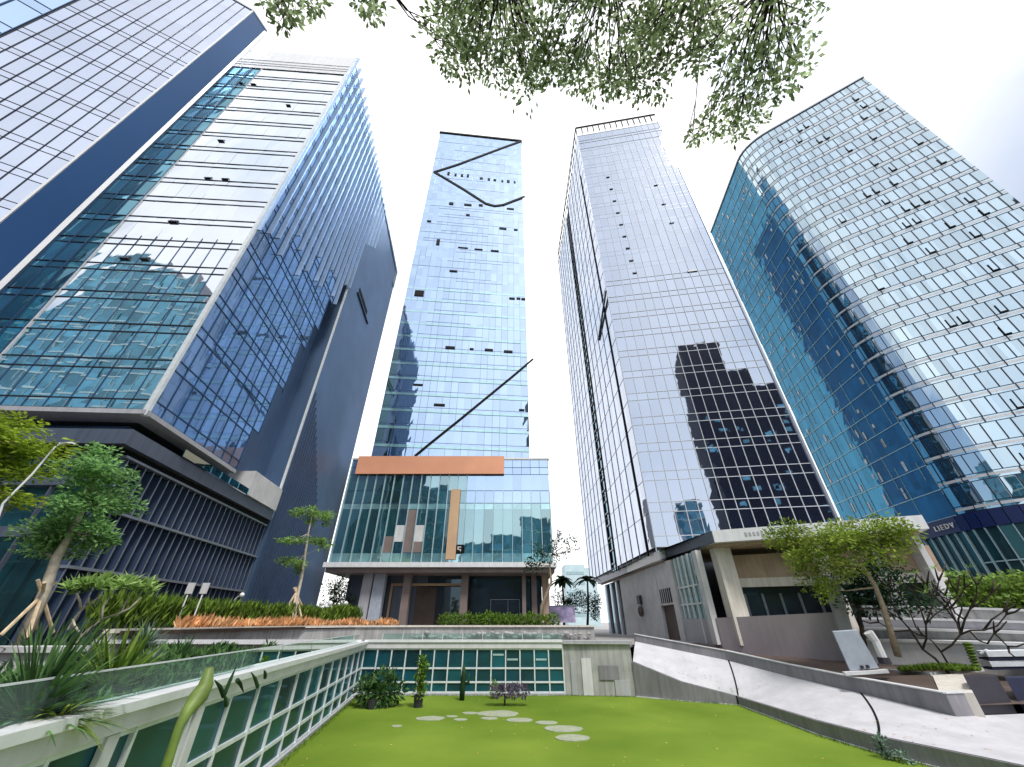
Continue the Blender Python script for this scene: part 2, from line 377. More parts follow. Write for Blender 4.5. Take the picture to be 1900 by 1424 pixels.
# grey planter wall along the far side of the path
pw = thing('planter_wall', 'long grey stone planter wall curving along the far side of the white path', 'wall', (22, 30, -3.8))
mb = MB(); cp = MB()
hts = [.8, .8, .8, .68, .63, .56, .48]
for i in range(1, len(RP)-1):
    a, b = RP[i], RP[i+1]; ha, hb = hts[i], hts[i+1]
    if i == 1: a = tuple(Vector(RP[2]).lerp(Vector(RP[1]), .34))
    for q, (o0, o1, z0, z1) in ((mb, (-.02, .30, -.3, 0)), (cp, (-.06, .34, .004, .05))):
        d = Vector((b[0]-a[0], b[1]-a[1])).normalized(); n = Vector((d.y, -d.x))   # towards the bank (right)
        if q is mb:
            za, zb, ta, tb = a[2]-.3, b[2]-.3, a[2]+ha, b[2]+hb
        else:
            za, zb, ta, tb = a[2]+ha+.003, b[2]+hb+.003, a[2]+ha+.05, b[2]+hb+.05
        A0 = (a[0]+n.x*o0, a[1]+n.y*o0); B0 = (b[0]+n.x*o0, b[1]+n.y*o0); A1 = (a[0]+n.x*o1, a[1]+n.y*o1); B1 = (b[0]+n.x*o1, b[1]+n.y*o1)
        q.hexa([(*A0, za), (*B0, zb), (*B1, zb), (*A1, za), (*A0, ta), (*B0, tb), (*B1, tb), (*A1, ta)])
mb.build('wall_face', 'grey', pw); cp.build('coping', 'white', pw)
# ================================================================== COURTYARD BLOCK
def court_wall(name, label, a, b, ncol, z_top, open_cols=None):
    r = thing(name, label, 'building', (a[0], a[1], LZ))
    pts = lin(a, b, ncol); zs = [-4.42, -3.82, -2.98, -1.78]
    g = MB(); panes(g, pts, zs, .003); g.build('window_wall', 'low_glass', r)
    f = MB(); mullions(f, pts, -4.5, -1.74, .09, .09); transoms(f, pts, zs, .11, .07); f.build('window_frame', 'mull_white', r)
    s = MB(); s.obox(a, b, LZ, -4.47, -.2, .14); s.build('plinth', 'grey_lt', r)
    s = MB(); s.obox(a, b, -1.73, z_top-.16, -.35, .16); s.build('fascia', 'white', r)
    s = MB(); s.obox(a, b, z_top-.158, z_top, -.5, .24); s.build('coping', 'white_metal', r)
    bk = MB(); bk.obox(a, b, LZ, -1.75, -.6, -.1); bk.build('back_wall', 'charcoal', r)
    return r
cw = court_wall('glazed_wing', 'long low glazed wing with white frames along the left of the lawn', wl(-2), WL1, 19, -1.28)
cf = court_wall('glazed_wing', 'low glazed block with three rows of teal panes facing the lawn end-on', (-11.6, 36), (3.95, 36), 14, -1.18)
# thick white posts of the left wing, near end
for y in (9.3, 12.3):
    p = MB(); a = wl(y-.16); b = wl(y+.16); p.obox(a, b, LZ, -1.75, .02, .13); p.build('post', 'white', cw)
# pale strips painted over panes for lights and furniture glimpsed inside
for i in (9, 10, 12):
    p = MB(); x0 = -11.6+15.55/14*i; p.box(x0+.12, x0+.95, 36-.03, 36-.012, -2.5+.3*(i % 2), -2.38+.3*(i % 2)); p.build('glimpse_strip', 'mull_teal', cf)
# glass balustrade on the left wing
bl = thing('glass_balustrade', 'frameless green glass balustrade on the rim of the left wing', 'railing', (*wl(15), -1.28))
gp = MB(); rl = MB()
ys = [2+4.0*i for i in range(9)]
for y0, y1 in zip(ys, ys[1:]):
    a, b = wl(y0+.03), wl(y1-.03); a = (a[0]-.22, a[1]); b = (b[0]-.22, b[1]); gp.obox(a, b, -1.27, -.78, -.012, .012)
a, b = wl(ys[0]), wl(ys[-1]); rl.obox((a[0]-.22, a[1]), (b[0]-.22, b[1]), -.778, -.75, -.015, .015)
gp.build('glass_panel', 'rail_glass', bl); rl.build('rail', 'mull_white', bl)
# long white coping beam left of the courtyard, with dark planter wall below
lb = thing('rim_wall', 'thin white rim beam over a shaded brown wall at the far end of the court', 'wall', (-15, 28, G))
q0, q1 = Vector((-17.75, 19.55, -.64)), Vector((-11.9, 35.9, -1.17)); dn = Vector((-.94, .34, 0))
s = MB(); h_ = Vector((0, 0, -.34)); s.hexa([q0+h_*.4, q1+h_, q1+h_+dn*.8, q0+h_*.4+dn*.8, q0, q1, q1+dn*.8, q0+dn*.8]); s.build('coping', 'white_metal', lb)
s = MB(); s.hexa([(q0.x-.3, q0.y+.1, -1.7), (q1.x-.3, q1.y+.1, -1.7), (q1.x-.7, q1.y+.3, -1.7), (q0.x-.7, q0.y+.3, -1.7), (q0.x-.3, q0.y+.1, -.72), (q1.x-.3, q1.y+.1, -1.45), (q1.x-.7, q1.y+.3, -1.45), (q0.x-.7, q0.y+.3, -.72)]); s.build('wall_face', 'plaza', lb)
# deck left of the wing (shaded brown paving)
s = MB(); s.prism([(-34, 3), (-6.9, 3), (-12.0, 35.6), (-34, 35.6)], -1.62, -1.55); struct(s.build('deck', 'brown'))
# right retaining wall of the court end
rw = thing('retaining_wall', 'tall mottled concrete retaining wall right of the glazed block', 'wall', (6.5, 35.8, LZ))
s = MB(); s.prism([(3.98, 36.02), (9.15, 35.45), (9.3, 36.4), (3.98, 36.7)], LZ, [-1.45, -1.45, -1.45, -1.45]); s.build('wall_face', 'concrete', rw)
s = MB(); s.prism([(3.9, 35.8), (9.3, 35.25), (9.5, 36.5), (3.9, 36.8)], -1.446, -1.22); s.build('coping', 'grey_lt', rw)
for (u0, v0, u1, v1, m_) in ((1058, 1228, 1072, 1290, 'grey_lt'), (1078, 1222, 1102, 1292, 'white'), (1110, 1235, 1150, 1262, 'grey'), (1140, 1262, 1172, 1296, 'grey_lt')):
    p = onP(u0, v0, (3.98, 36.02), (9.15, 35.45)); q = onP(u1, v1, (3.98, 36.02), (9.15, 35.45))
    s = MB(); s.obox((p.x, p.y), (q.x, q.y), max(q.z, LZ+.02), p.z, .0, .07); s.build('wall_panel', m_, rw)
# ================================================================== FAR PLANTER BANDS (between court rim and podium)
fp = thing('planter', 'long raised planter with pale coping in front of the orange planting and shrubs', 'planter', (-8, 46, G))
FE = [atR(u, 1160, r) for u, r in ((215, 26.6), (330, 29.6), (450, 36), (560, 41.6), (660, 45.6))]+[Vector((-8, 44.6, 0)), Vector((8.3, 45.2, 0))]
fe = [(p.x, p.y) for p in FE]
BKk = [(8.3, 49.5), (-15, 49.5), (-17.6, 46), (-19.6, 34), (-20.6, 22)]
s = MB(); s.prism(fe+BKk, G, -.42); s.build('planter_wall', 'concrete', fp)
s = MB()
for a, b in zip(fe, fe[1:]): s.obox(a, b, -.416, -.26, -.45, .14)
s.build('coping', 'cream', fp)
s = MB(); s.prism([(x*.985, y*1.008) for x, y in fe]+BKk, -.5, -.33); s.build('soil_bed', 'soil', fp)
for i in range(46):
    x = -13+.46*i; s = MB(); s.ball((x, 44.35+(x+8)*.037, -1.35+R.uniform(0, .5)), R.uniform(.14, .3), 7, 4, (1.3, .6, .7)); s.build('pebble', 'concrete', fp)
gl = thing('glass_balustrade', 'low pale green glass barrier behind the white rim at the court end', 'railing', (0, 38.5, G))
s = MB(); rl = MB()
for i in range(9):
    x = -11+i*1.7; s.box(x+.04, x+1.66, 38.5, 38.524, G, -.82)
    rl.box(x-.02, x+.02, 38.49, 38.535, G, -.80)
s.build('glass_panel', 'rail_glass', gl); rl.build_each('rail_post', 'mull_white', gl)
# ================================================================== TOWER C (centre)
def tower_body(root, poly, z0, z1, m_='slate', name='core'):
    b = MB(); b.prism(poly, z0, z1); return b.build(name, m_, root)
CA, CB = (-23.37, 59.0), (3.04, 61.6)
tc = thing('office_tower', 'slender central tower of pale blue glass crossed by black diagonal lines', 'building', (-10, 62, G))
tower_body(tc, [(-23.0, 59.4), (2.9, 62.0), (0.4, 86), (-25.2, 84)], G, 134.3)
cpts = lin(CA, CB, 20); czs = floors(21.6, 134.6, 33, .3)
dk = lambda i, j: i < 1 and 2 <= j < 14  # dark panes painting the left tower's reflection into this column
g = MB(); panes(g, cpts, czs, .010, skip=dk); g.build('curtain_wall', 'c_glass', tc)
g = MB(); panes(g, cpts, czs, .005, skip=lambda i, j: not dk(i, j)); g.build('reflection_panes', 'c_pod', tc)
spts = lin((-25.5, 84.4), CA, 14); g = MB(); panes(g, spts, czs, .005); g.build('side_glazing', 'c_glass', tc)
spts2 = lin(CB, (.6, 86.4), 14); g = MB(); panes(g, spts2, czs, .005); g.build('side_glazing', 'c_glass', tc)
f = MB()
for i, p in enumerate(cpts):      # broken vertical joints, as staggered panes
    z = 21.6
    while z < 126:
        L = R.choice((3.4, 6.8, 10.3, 3.4))*(1 if z < 70 else .7)
        if R.random() < (.62 if z < 85 else .25):
            t = .02; f.obox((p[0]-t, p[1]-t*.1), (p[0]+t, p[1]+t*.1), z, min(z+L, 134), -.02, .035)
        z += L
for j in range(0, len(czs)):
    if czs[j] < 95 or j % 3 == 0:
        k0 = R.randint(0, 8) if czs[j] > 48 else 0; k1 = R.randint(11, 20) if czs[j] > 48 else 20
        f.obox(cpts[k0], cpts[k1], czs[j]-.03, czs[j]+.03, -.02, .03)
f.build('mullion_grid', 'mull_blue', tc)
f = MB()
for j in range(0, 26, 2): f.obox(CA, CB, czs[j]+.06, czs[j]+.55, -.01, .025)
f.build_each('floor_band', 'c_spandrel', tc)
f = MB(); f.obox((CA[0]-.1, CA[1]), (CB[0]+.1, CB[1]), 134.3, 135.0, -.3, .25); f.obox((-25.6, 84.4), (CA[0], CA[1]-.1), 134.3, 135.0, -.3, .25); f.obox(CB, (.6, 86.4), 134.3, 135.0, -.3, .25); f.build('roof_coping', 'black', tc)
def diag(pix, w=.5):
    f = MB(); P = [onP(u, v, CA, CB) for u, v in pix]
    n = norm2(CA, CB); P = [p+Vector((n.x, n.y, 0))*.12 for p in P]
    for a, b in zip(P, P[1:]):
        d = (b-a).normalized(); f.beam(a-d*.15, b+d*.15, .14, w*1.3, Vector((n.x, n.y, 0)).cross(d))
    f.build('diagonal_trim', 'black', tc)
diag([(966, 263), (930, 276), (890, 291), (850, 306), (806, 320)])
diag([(806, 320), (830, 334), (860, 352), (888, 370), (902, 379), (918, 383), (934, 381), (952, 374), (973, 366)])
diag([(771, 846), (800, 822), (850, 782), (900, 741), (950, 700), (988, 668)], .28)
vents(tc, CA, CB, [(832, 325, .7, 1.5), (845, 327, .6, 1.3), (857, 328, .7, 1.2), (868, 329, .6, 1.5), (893, 333, .9, .9), (907, 335, .7, 1.1), (918, 336, .8, .9), (932, 338, .6, .9), (943, 339, .8, 1.2), (955, 340, .5, 1.),
     (837, 380, 1.2, 1.), (868, 382, 2.0, .8), (892, 383, 1.1, .9), (947, 389, 2., .6), (868, 401, 1., .8), (796, 412, 1., .6), (933, 426, 1.9, .7), (957, 428, 1., .6), (859, 461, 2.4, .4), (888, 464, 2.0, .4), (918, 467, 2.0, .5),
     (812, 455, .8, 2.2), (841, 505, 1.8, .6), (777, 550, 2.0, 1.8), (950, 556, 1.3, .6), (962, 556, .9, .6), (971, 557, .9, .6), (835, 648, 1.9, .7), (875, 650, .8, .5), (907, 652, 1.7, .6), (943, 655, 1.8, .6), (775, 716, 1.8, .4), (815, 754, 2.0, .5), (968, 763, 1., .4)])
# podium
pc = thing('podium_building', 'glass podium with orange sign board at the foot of the central tower', 'building', (-10, 56, G))
PA, PBb = (-24.8, 56.0), (5.6, 56.0)
zz = [atY(820, v, 56).z for v in (1041, 1027, 945, 934, 911, 881, 868, 853)]
zz = [6.85]+zz[1:]
tower_body(pc, [(-24.4, 56.4), (5.2, 56.4), (5.2, 80), (-24.4, 80)], 6.9, zz[-1]-.1)
ppts = lin(PA, PBb, 22)
sp = lambda i, j: j in (0, 2)
lightc = lambda i, j: (i >= 13 and j >= 3) or j >= 5 or (i >= 13 and j == 1 and False)
g = MB(); panes(g, ppts, zz, .006, skip=lambda i, j: sp(i, j) or lightc(i, j)); g.build('curtain_wall', 'c_pod', pc)
g = MB(); panes(g, ppts, zz, .006, skip=lambda i, j: sp(i, j) or not lightc(i, j)); g.build('curtain_wall', 'c_glass', pc, label='pale blue reflective upper panes')
g = MB(); panes(g, ppts, zz, .006, skip=lambda i, j: not sp(i, j)); g.build('floor_band', 'c_spandrel', pc)
sl = lin((-25.3, 80), PA, 14); g = MB(); panes(g, sl, zz, .006); g.build('side_glazing', 'c_pod', pc)
f = MB(); mullions(f, ppts, 6.85, zz[5], .11, .22, idx=list(range(0, 14))); mullions(f, ppts, 6.85, zz[4], .09, .16, idx=list(range(14, 23))); f.build('mullion', 'mull_teal', pc)
f = MB(); mullions(f, ppts, zz[5], zz[-1], .05, .06); transoms(f, ppts, zz[3:], .06, .05); f.build('mullion_grid', 'mull_blue', pc)
f = MB(); mullions(f, sl, 6.85, zz[-1], .09, .16); transoms(f, sl, zz, .1, .1); f.build('side_mullion', 'mull_teal', pc)
f = MB()
for (i, j, z0, z1, m_) in ((6, 1, .25, .62, 0), (8, 1, .25, .62, 0)):
    a, b = ppts[i], ppts[i+1]; f.obox(a, b, zz[1]+(zz[2]-zz[1])*z0, zz[1]+(zz[2]-zz[1])*z1, .01, .03)
f.build('white_blind', 'white', pc)
f = MB()
for i in (5, 7, 8): f.obox(ppts[i], ppts[i+1], zz[1]+.1, zz[1]+2.2 if i != 7 else zz[2]-.1, .005, .009)
f.build('grey_blind', 'taupe', pc)
f = MB(); f.obox((PA[0]-.2, 56), (PBb[0]+.2, 56), zz[-1]-.05, zz[-1]+.25, -.4, .18); f.build('roof_coping', 'white_metal', pc)
p0 = onP(828, 1030, PA, PBb); p1 = onP(846, 1030, PA, PBb); f = MB(); f.obox((p0.x, 56), (p1.x, 56), 7.2, zz[4]+.1, .0, .45); f.build('tan_fin', 'tan', pc)
f = MB(); f.prism([(-25.3, 55.3), (6.0, 55.3), (6.0, 80), (-25.3, 80)], 6.2, 6.8); f.build('floor_slab', 'white_metal', pc)
f = MB(); f.prism([(-25.0, 55.7), (5.7, 55.7), (5.7, 80), (-25.0, 80)], 5.6, 6.19); f.build('soffit', 'taupe', pc)
f = MB(); f.box(-19.6, 4.2, 60.5, 79, G, 5.58); f.build('lobby_glazing', 'dark_glass', pc)
for x, w_, m_ in ((-19.6, 1.3, 'grey_lt'), (-18.0, 1.5, 'panel_blue'), (-14.2, 1.0, 'taupe'), (-6.4, .95, 'taupe'), (1.6, .5, 'taupe'), (3.0, .7, 'taupe'), (4.6, .9, 'beige')):
    f = MB(); y = 57.2 if x < 2 else 58.0; f.box(x-w_/2, x+w_/2, y, y+1.0, G, 5.59); f.build('column', m_, pc)
f = MB(); f.box(-17.0, -16.7, 59.6, 59.8, G, 4.6); f.box(-16.69, -6.9, 59.6, 59.8, 4.3, 4.6); f.build('door_frame', 'tan', pc)
f = MB()
for x in (-3.0, -.6, 1.0): f.box(x, x+.08, 60.3, 60.45, G, 2.6)
f.box(-3.0, 1.08, 60.3, 60.44, 2.61, 2.7); f.build('lobby_door', 'mull_grey', pc)
f = MB(); f.box(-19.4, -10.6, 60.35, 60.45, G, 4.2); f.build('lobby_screen', 'brown', pc)
sg0 = onP(667, 846, (PA[0], 55.6), (PBb[0], 55.6)); sg1 = onP(935, 880, (PA[0], 55.6), (PBb[0], 55.6))
s = MB(); s.box(sg0.x, sg1.x, 55.45, 55.7, sg1.z, zz[-1]+.35); so = s.build('sign_board', 'orange', None, loc=(-13, 55.6, 19)); tag(so, 'plain salmon orange sign board across the top of the glass podium', 'sign')
lg = thing('sign', 'small black emblem sign low on the podium beside the tan fin', 'sign', (-6.2, 55.7, 8))
q = onP(851, 1019, (PA[0], 55.7), (PBb[0], 55.7)); s = MB(); s.box(q.x-.75, q.x+.75, 55.62, 55.75, q.z-.55, q.z+.55); s.build('board', 'black', lg)
s = MB(); s.box(q.x-.15, q.x+.35, 55.58, 55.615, q.z+.18, q.z+.3); s.box(q.x-.15, q.x+.0, 55.58, 55.616, q.z-.02, q.z+.175); s.box(q.x-.15, q.x+.35, 55.581, 55.617, q.z-.12, q.z-.02); s.box(q.x+.2, q.x+.35, 55.58, 55.616, q.z-.3, q.z-.125); s.build('emblem', 'white', lg)
# ================================================================== TOWER B (left, white mirror front and blue side)
BA, BB, BE = (-37.9, 19.15), (-22.22, 20.12), (-26.48, 58.97)
tb = thing('office_tower', 'white mirror tower with cobalt glass side and navy fins, left of the centre', 'building', (-30, 36, G))
bd = Vector((BE[0]-BB[0], BE[1]-BB[1])).normalized()
def bs(y): t = (y-BB[1])/(BE[1]-BB[1]); return lerp(BB, BE, t)
inn = lambda p, k=.35: (p[0]-k, p[1])
tower_body(tb, [(-37.9, 19.6), inn((BB[0], 20.5)), inn(bs(30.2)), (-26.0, 30.2), (-26.6, 39.2), inn(bs(39.2)), inn(BE), (-44, 58.6), (-44, 20)], 10.85, 67.3)
bpts = lin(BA, BB, 13); bzs = floors(10.9, 61.7, 17, .24)
refl_cols = lambda i, j: i < 4  # left columns: teal panes paint in the mirror image of the neighbouring tower
g = MB(); panes(g, bpts, bzs, .010, skip=refl_cols); g.build('curtain_wall', 'b_front', tb)
g = MB(); panes(g, bpts[:5], bzs, .03); g.build('reflection_strip', 'b_teal', tb)
f = MB(); transoms(f, bpts, bzs, .07, .05); f.build('transom', 'mull_dark', tb)
f = MB(); mullions(f, bpts, 10.9, 27, .04, .04, idx=range(3, 13)); mullions(f, bpts[:5], 10.9, 61.5, .09, .10); f.build('mullion', 'mull_blue', tb)
f = MB(); f.obox((bpts[4][0]-.02, bpts[4][1]), (bpts[4][0]+.1, bpts[4][1]), 10.9, 61.7, -.1, .08)
f.obox((BB[0]-.16, BB[1]), (BB[0]+.16, BB[1]), 10.5, 67.6, -.1, .12); f.build('corner_trim', 'mull_white', tb)
f = MB(); f.obox(BA, BB, 61.72, 67.5, -.3, .10)
for z in (62.6, 63.3, 64.2): f.obox(BA, BB, z, z+.25, .1, .16)
f.build('roof_parapet', 'white_metal', tb)
vents(tb, BA, BB, [(535, 197, .5, .2), (470, 158, .6, .25), (447, 156, .4, .25), (410, 263, .6, .3), (386, 333, .6, .3), (418, 335, .6, .3), (321, 414, .7, .3), (231, 482, .7, .3), (268, 483, .6, .3)], 'mull_dark')
# side glass with the tapering slot
ys = [20.12+1.17*i for i in range(17)]; sp_ = [bs(y) for y in ys]
def slot_z(y):  # height below which the slot is open at depth y
    return 10.4 if y < 30.6 else 10.4+(y-30.6)*36/8.2
bz2 = floors(10.9, 66.9, 18, .24)
g = MB(); panes(g, sp_, bz2, .006, skip=lambda i, j: bz2[j] < slot_z(ys[i+1])-1.2 and ys[i+1] > 30.8); g.build('side_curtain_wall', 'b_side', tb)
f = MB(); mullions(f, sp_, 10.9, 66.9, .045, .06, zst=lambda i: max(10.9, slot_z(ys[i])-1.0))
for j, z in enumerate(bz2):
    k = sum(1 for y in ys if slot_z(y) <= z+1.2)-1
    if k > 0: f.obox(sp_[0], sp_[k], z-.035, z+.035, -.04, .05)
f.build('side_mullion_grid', 'mull_blue', tb)
f = MB()
for i, y in enumerate(ys):
    z0 = 27+R.uniform(0, 5)+i*.6
    p, q = bs(y), bs(y+.14); f.obox(p, q, z0, 68.0, .02, .48)
for y in [39.6+1.3*i for i in range(4)]: f.obox(bs(y), bs(y+.12), 52+y-39, 67.9, .02, .3)
f.build('vertical_fin', 'b_fin', tb)
f = MB(); f.obox(bs(30.7), bs(39.2), 10.4, 47, -2.3, -2.0); f.build('slot_back_wall', 'b_wall', tb)
f = MB()
for z in [12+1.75*i for i in range(8)]:
    f.obox(bs(31), bs(min(37, 31.6+(z-10)*.2)), z, z+1.45, -1.99, -1.93)
f.build('slot_window', 'b_teal', tb)
f = MB(); f.obox(bs(39.2), bs(58.95), G, 67.2, -.4, 0)
f.prism([inn(bs(36.9), .45), inn(bs(36.9), .06), inn(bs(39.18), .06), inn(bs(39.18), .45)], 46.2, 67.2)
f.build('side_wall', 'b_wall', tb)
f = MB(); e0 = bs(39.02); e1 = bs(39.22); f.obox(e0, e1, 8.9, 46.4, -.12, .10); f.build('slot_edge_trim', 'mull_white', tb)
f = MB(); f.obox(bs(39.03), bs(39.21), 8.9, 46.3, -2.2, -.13); f.build('slot_side_wall', 'b_wall', tb)
f = MB()
for i in range(17):
    y = 39.8+.62*i; f.obox(bs(y), bs(y+.16), G, 24-i*.7, .002, .14)
f.build_each('wall_rib', 'navy_slate', tb)
f = MB(); f.obox(bs(42.6), bs(50), 44.2, 44.5, .0, .15); f.obox(bs(43.0), bs(48.5), 45.1, 45.9, .0, .05); f.build('wall_slit', 'black', tb)
f = MB(); f.obox(bs(38), (BE[0], BE[1]+.1), 67.2, 68.1, -.4, .12); f.obox(bs(57.5), (BE[0], BE[1]+.08), 63.0, 67.19, .0, .10); f.build('roof_coping', 'slate', tb)
# overhang trims
f = MB(); f.obox((-45, 18.7), (BB[0]+.1, BB[1]-.1), 10.55, 10.84, -1.2, .10); f.obox((BB[0]+.1, BB[1]-.1), bs(30.6), 10.552, 10.842, -1.2, .10); f.build('overhang_edge', 'grey_lt', tb)
f = MB(); f.box(-45, -38.0, 19.3, 30, 10.86, 40); f.build('rear_wing', 'b_front', tb)
# podium B
pb = thing('podium_building', 'dark louvred podium with grey fascia band under the white mirror tower', 'building', (-30, 30, G))
PO = (-22.35, 20.3)
f = MB(); f.prism([(-52, 20.0), (-23.0, 20.9), (-24.9, 39.1), (-52, 39.1)], G, 8.5); f.build('dark_glazing', 'dark_glass', pb)
f = MB(); f.prism([(-52, 20.6), (-24.2, 21.4), (-26, 39.1), (-52, 39.1)], 9.4, 10.44); f.build('recessed_storey', 'b_side', pb)
f = MB(); f.prism([(-52, 18.9), (-22.0, 19.75), (-24.05, 38.9), (-52, 38.9)], 8.55, 9.45); f.build('fascia_band', 'slate', pb, label='flat grey fascia band wrapping the podium top')
f = MB(); f.prism([(-52, 19.3), (-22.6, 20.2), (-24.3, 38.9), (-52, 38.9)], 8.2, 8.54); f.build('soffit', 'black', pb)
f = MB()
for i in range(29):
    y = 21+.72*i; p = bs(y); p = (p[0]-.25, y); f.obox(p, (p[0]-.03, y+.13), G, 8.19, -.5, .0)
f.build('vertical_louvre', 'navy_slate', pb)
f = MB()
for i in range(29):
    y = 21+.72*i; p = bs(y); p = (p[0]-.25, y); f.obox((p[0], y-.02), (p[0], y+.03), G, 8.185, .0, .04)
f.build('louvre_edge', 'mull_grey', pb)
f = MB()
for z in (5.2, 2.3): f.obox((bs(20.9)[0]-.2, 20.9), (bs(41)[0]-.2, 41), z, z+.14, -.5, .1)
f.obox((bs(20.6)[0]-.2, 20.6), (bs(41.)[0]-.2, 41.), 8.05, 8.18, -.4, .12); f.build('floor_line', 'mull_grey', pb)
f = MB()
for i in range(16):
    x = -51+1.75*i; f.box(x, x+.08, 19.9, 20.1, G, 8.19)
for z in (3.6, 6.2): f.box(-52, -23.1, 19.85, 20.2, z, z+.5)
f.build('front_mullion', 'slate', pb)
g = MB(); panes(g, lin((-52, 19.93), (-23.1, 20.8), 17), [G, 3.6, 6.2, 8.2], .01); g.build('front_glazing', 'e_pod', pb)
f = MB(); f.prism([(-25.8, 33), (-23.25, 33), (-23.85, 38.8), (-25.9, 38.8)], 9.46, 11.6); f.build('white_terrace_wall', 'white', pb)
f = MB(); f.obox((-22.25, 24), (-23.75, 37.5), 9.46, 9.95, -.05, .0); f.build('terrace_glazing', 'b_teal', pb)
# ================================================================== TOWER A (far left)
AA = (-37.66, 16.9); aaz = math.radians(61); ad = (math.sin(aaz), math.cos(aaz)); AL = 10.4; HA = 75.0
A0 = (AA[0]-ad[0]*AL, AA[1]-ad[1]*AL); AE = (-36.95, 19.13)
ta = thing('office_tower', 'pale gridded glass tower with a dark navy end wall, at the left edge', 'building', (-40, 17, G))
tower_body(ta, [(A0[0]-.2, A0[1]+.35), (AA[0]-.3, AA[1]+.35), (-38.6, 19.6), (-52, 30), (-58, 18)], G, HA-.2)
apts = lin(A0, AA, 10); azs = floors(G, HA, 22, .22)
g = MB(); panes(g, apts, azs, .004); g.build('curtain_wall', 'a_front', ta)
f = MB(); mullions(f, apts, G, HA, .035, .06); f.build('mullion', 'mull_dark', ta)
f = MB(); transoms(f, apts, [z for z in azs if z < 60], .04, .035); f.build('transom', 'mull_dark', ta)
f = MB(); f.obox(AA, AE, G, HA, -.3, 0.0); f.build('end_wall', 'a_side', ta)
f = MB(); f.obox((AE[0]+.12, AE[1]-.14), (AE[0]-.1, AE[1]+.1), G, HA-.5, -.2, .12); f.obox((AA[0]-.12, AA[1]-.07), (AA[0]+.02, AA[1]+.01), G, HA+.1, -.1, .09); f.build('edge_trim', 'white_metal', ta)
f = MB(); f.obox(A0, AA, HA+.001, HA+.35, -.4, .10); f.obox(AA, AE, HA-.01, HA+.34, -.4, .06); f.build('roof_coping', 'mull_grey', ta)
# tower beyond the left edge
t0 = thing('office_tower', 'light blue glass tower corner cut off by the top left of the view', 'building', (-56, 4, G))
z0a, z0b = (A0[0]-.15, A0[1]-.05), (A0[0]-14.0, A0[1]-10.5)
tower_body(t0, [(z0b[0]-.3, z0b[1]+.3), (z0a[0]-.3, z0a[1]+.3), (-58, 16.5), (-66, 8)], LZ-.18, 96)
apts = lin(z0b, z0a, 9); azs = floors(LZ, 96, 18, .25)
g = MB(); panes(g, apts, azs, .006); g.build('curtain_wall', 'c_glass', t0)
f = MB(); mullions(f, apts, LZ, 96, .06, .09); transoms(f, apts, azs, .05, .05); f.build('mullion_grid', 'mull_blue', t0)
# ================================================================== TOWER D (right of centre)
DA, DB, DE = (16.77, 47.1), (36.8, 43.9), (16.27, 87.7)
td = thing('office_tower', 'lilac mirror tower with open roof railing and a dark reflection low on its front', 'building', (26, 60, G))
tower_body(td, [(17.1, 47.5), (36.4, 44.4), (37.4, 87.3), (16.7, 87.3)], 7.0, 105.2)
dpts = lin(DA, DB, 14); dzs = floors(7.4, 105.4, 25, .3)
g = MB(); panes(g, dpts, dzs, .004); g.build('curtain_wall', 'd_front', td)
f = MB(); mullions(f, dpts, 6.8, 106.5, .07, .08); transoms(f, dpts, [z for z in dzs if z < 52 or z > 98], .07, .06); f.build('mullion_grid', 'mull_silver', td)
f = MB(); transoms(f, dpts, [z for z in dzs if 52 <= z <= 98], .03, .02); f.build('fine_joint', 'mull_grey', td)
f = MB(); nd = norm2(DA, DB); f.obox(lerp(DA, DB, .988), (DB[0]+.05, DB[1]), 6.8, 109.9, -.2, .16); f.build('corner_trim', 'mull_grey', td)
lpts = lin(DE, DA, 26)
g = MB(); panes(g, lpts, dzs, .005, skip=lambda i, j: i in (12, 13)); g.build('side_curtain_wall', 'd_left', td)
f = MB(); mullions(f, lpts, 6.8, 106.0, .07, .08, idx=[i for i in range(27) if i % 2 == 0]); transoms(f, lpts, dzs[::2], .04, .04); f.build('side_mullion_grid', 'mull_grey', td)
f = MB(); f.obox(lpts[12], lpts[14], 6.8, 104, -.3, -.22); f.build('recessed_strip', 'dark_glass', td)
f = MB()
for z in [8+2.0*i for i in range(48)]: f.obox(lpts[12], lpts[14], z, z+.16, -.2, -.02)
f.build_each('strip_rung', 'mull_white', td)
f = MB(); f.obox(lpts[14], lerp(lpts[14], lpts[15], .22), 6.8, 104, -.05, .12); f.obox(lpts[24], lerp(lpts[24], lpts[25], .25), 6.8, 92, -.05, .12); f.build('dark_seam', 'black', td)
f = MB(); f.beam((16.55, 56, 45.5), (16.45, 46.5, 49.0), .3, .3); f.build('diagonal_blade', 'slate', td)
rp = lin(DB, (37.7, 87.5), 22); g = MB(); panes(g, rp, dzs[::2], .006); g.build('side_curtain_wall', 'd_right', td)
f = MB()
for i, p in enumerate(lin(DA, DB, 14)):
    f.obox((p[0]-.10, p[1]), (p[0]+.10, p[1]), 106.5, 109.6, -.12, .12)
f.obox(DA, DB, 109.6, 109.95, -.16, .16)
for i, p in enumerate(lin(DE, DA, 20)): f.obox((p[0], p[1]+.06), (p[0], p[1]-.06), 105.5, 109.9, -.1, .1)
f.obox(DE, DA, 109.76, 109.94, -.12, .12); f.build('roof_railing', 'black', td)
vents(td, DA, DB, [(1285, 505, 1.6, .5)]+[(1128+ (v-330)*.28, v, .7, .35) for v in (330, 352, 374, 396, 418, 440, 462, 485, 508)]+[(1215+(v-340)*.42, v, .8, .25) for v in (345, 380, 415)], 'mull_dark')
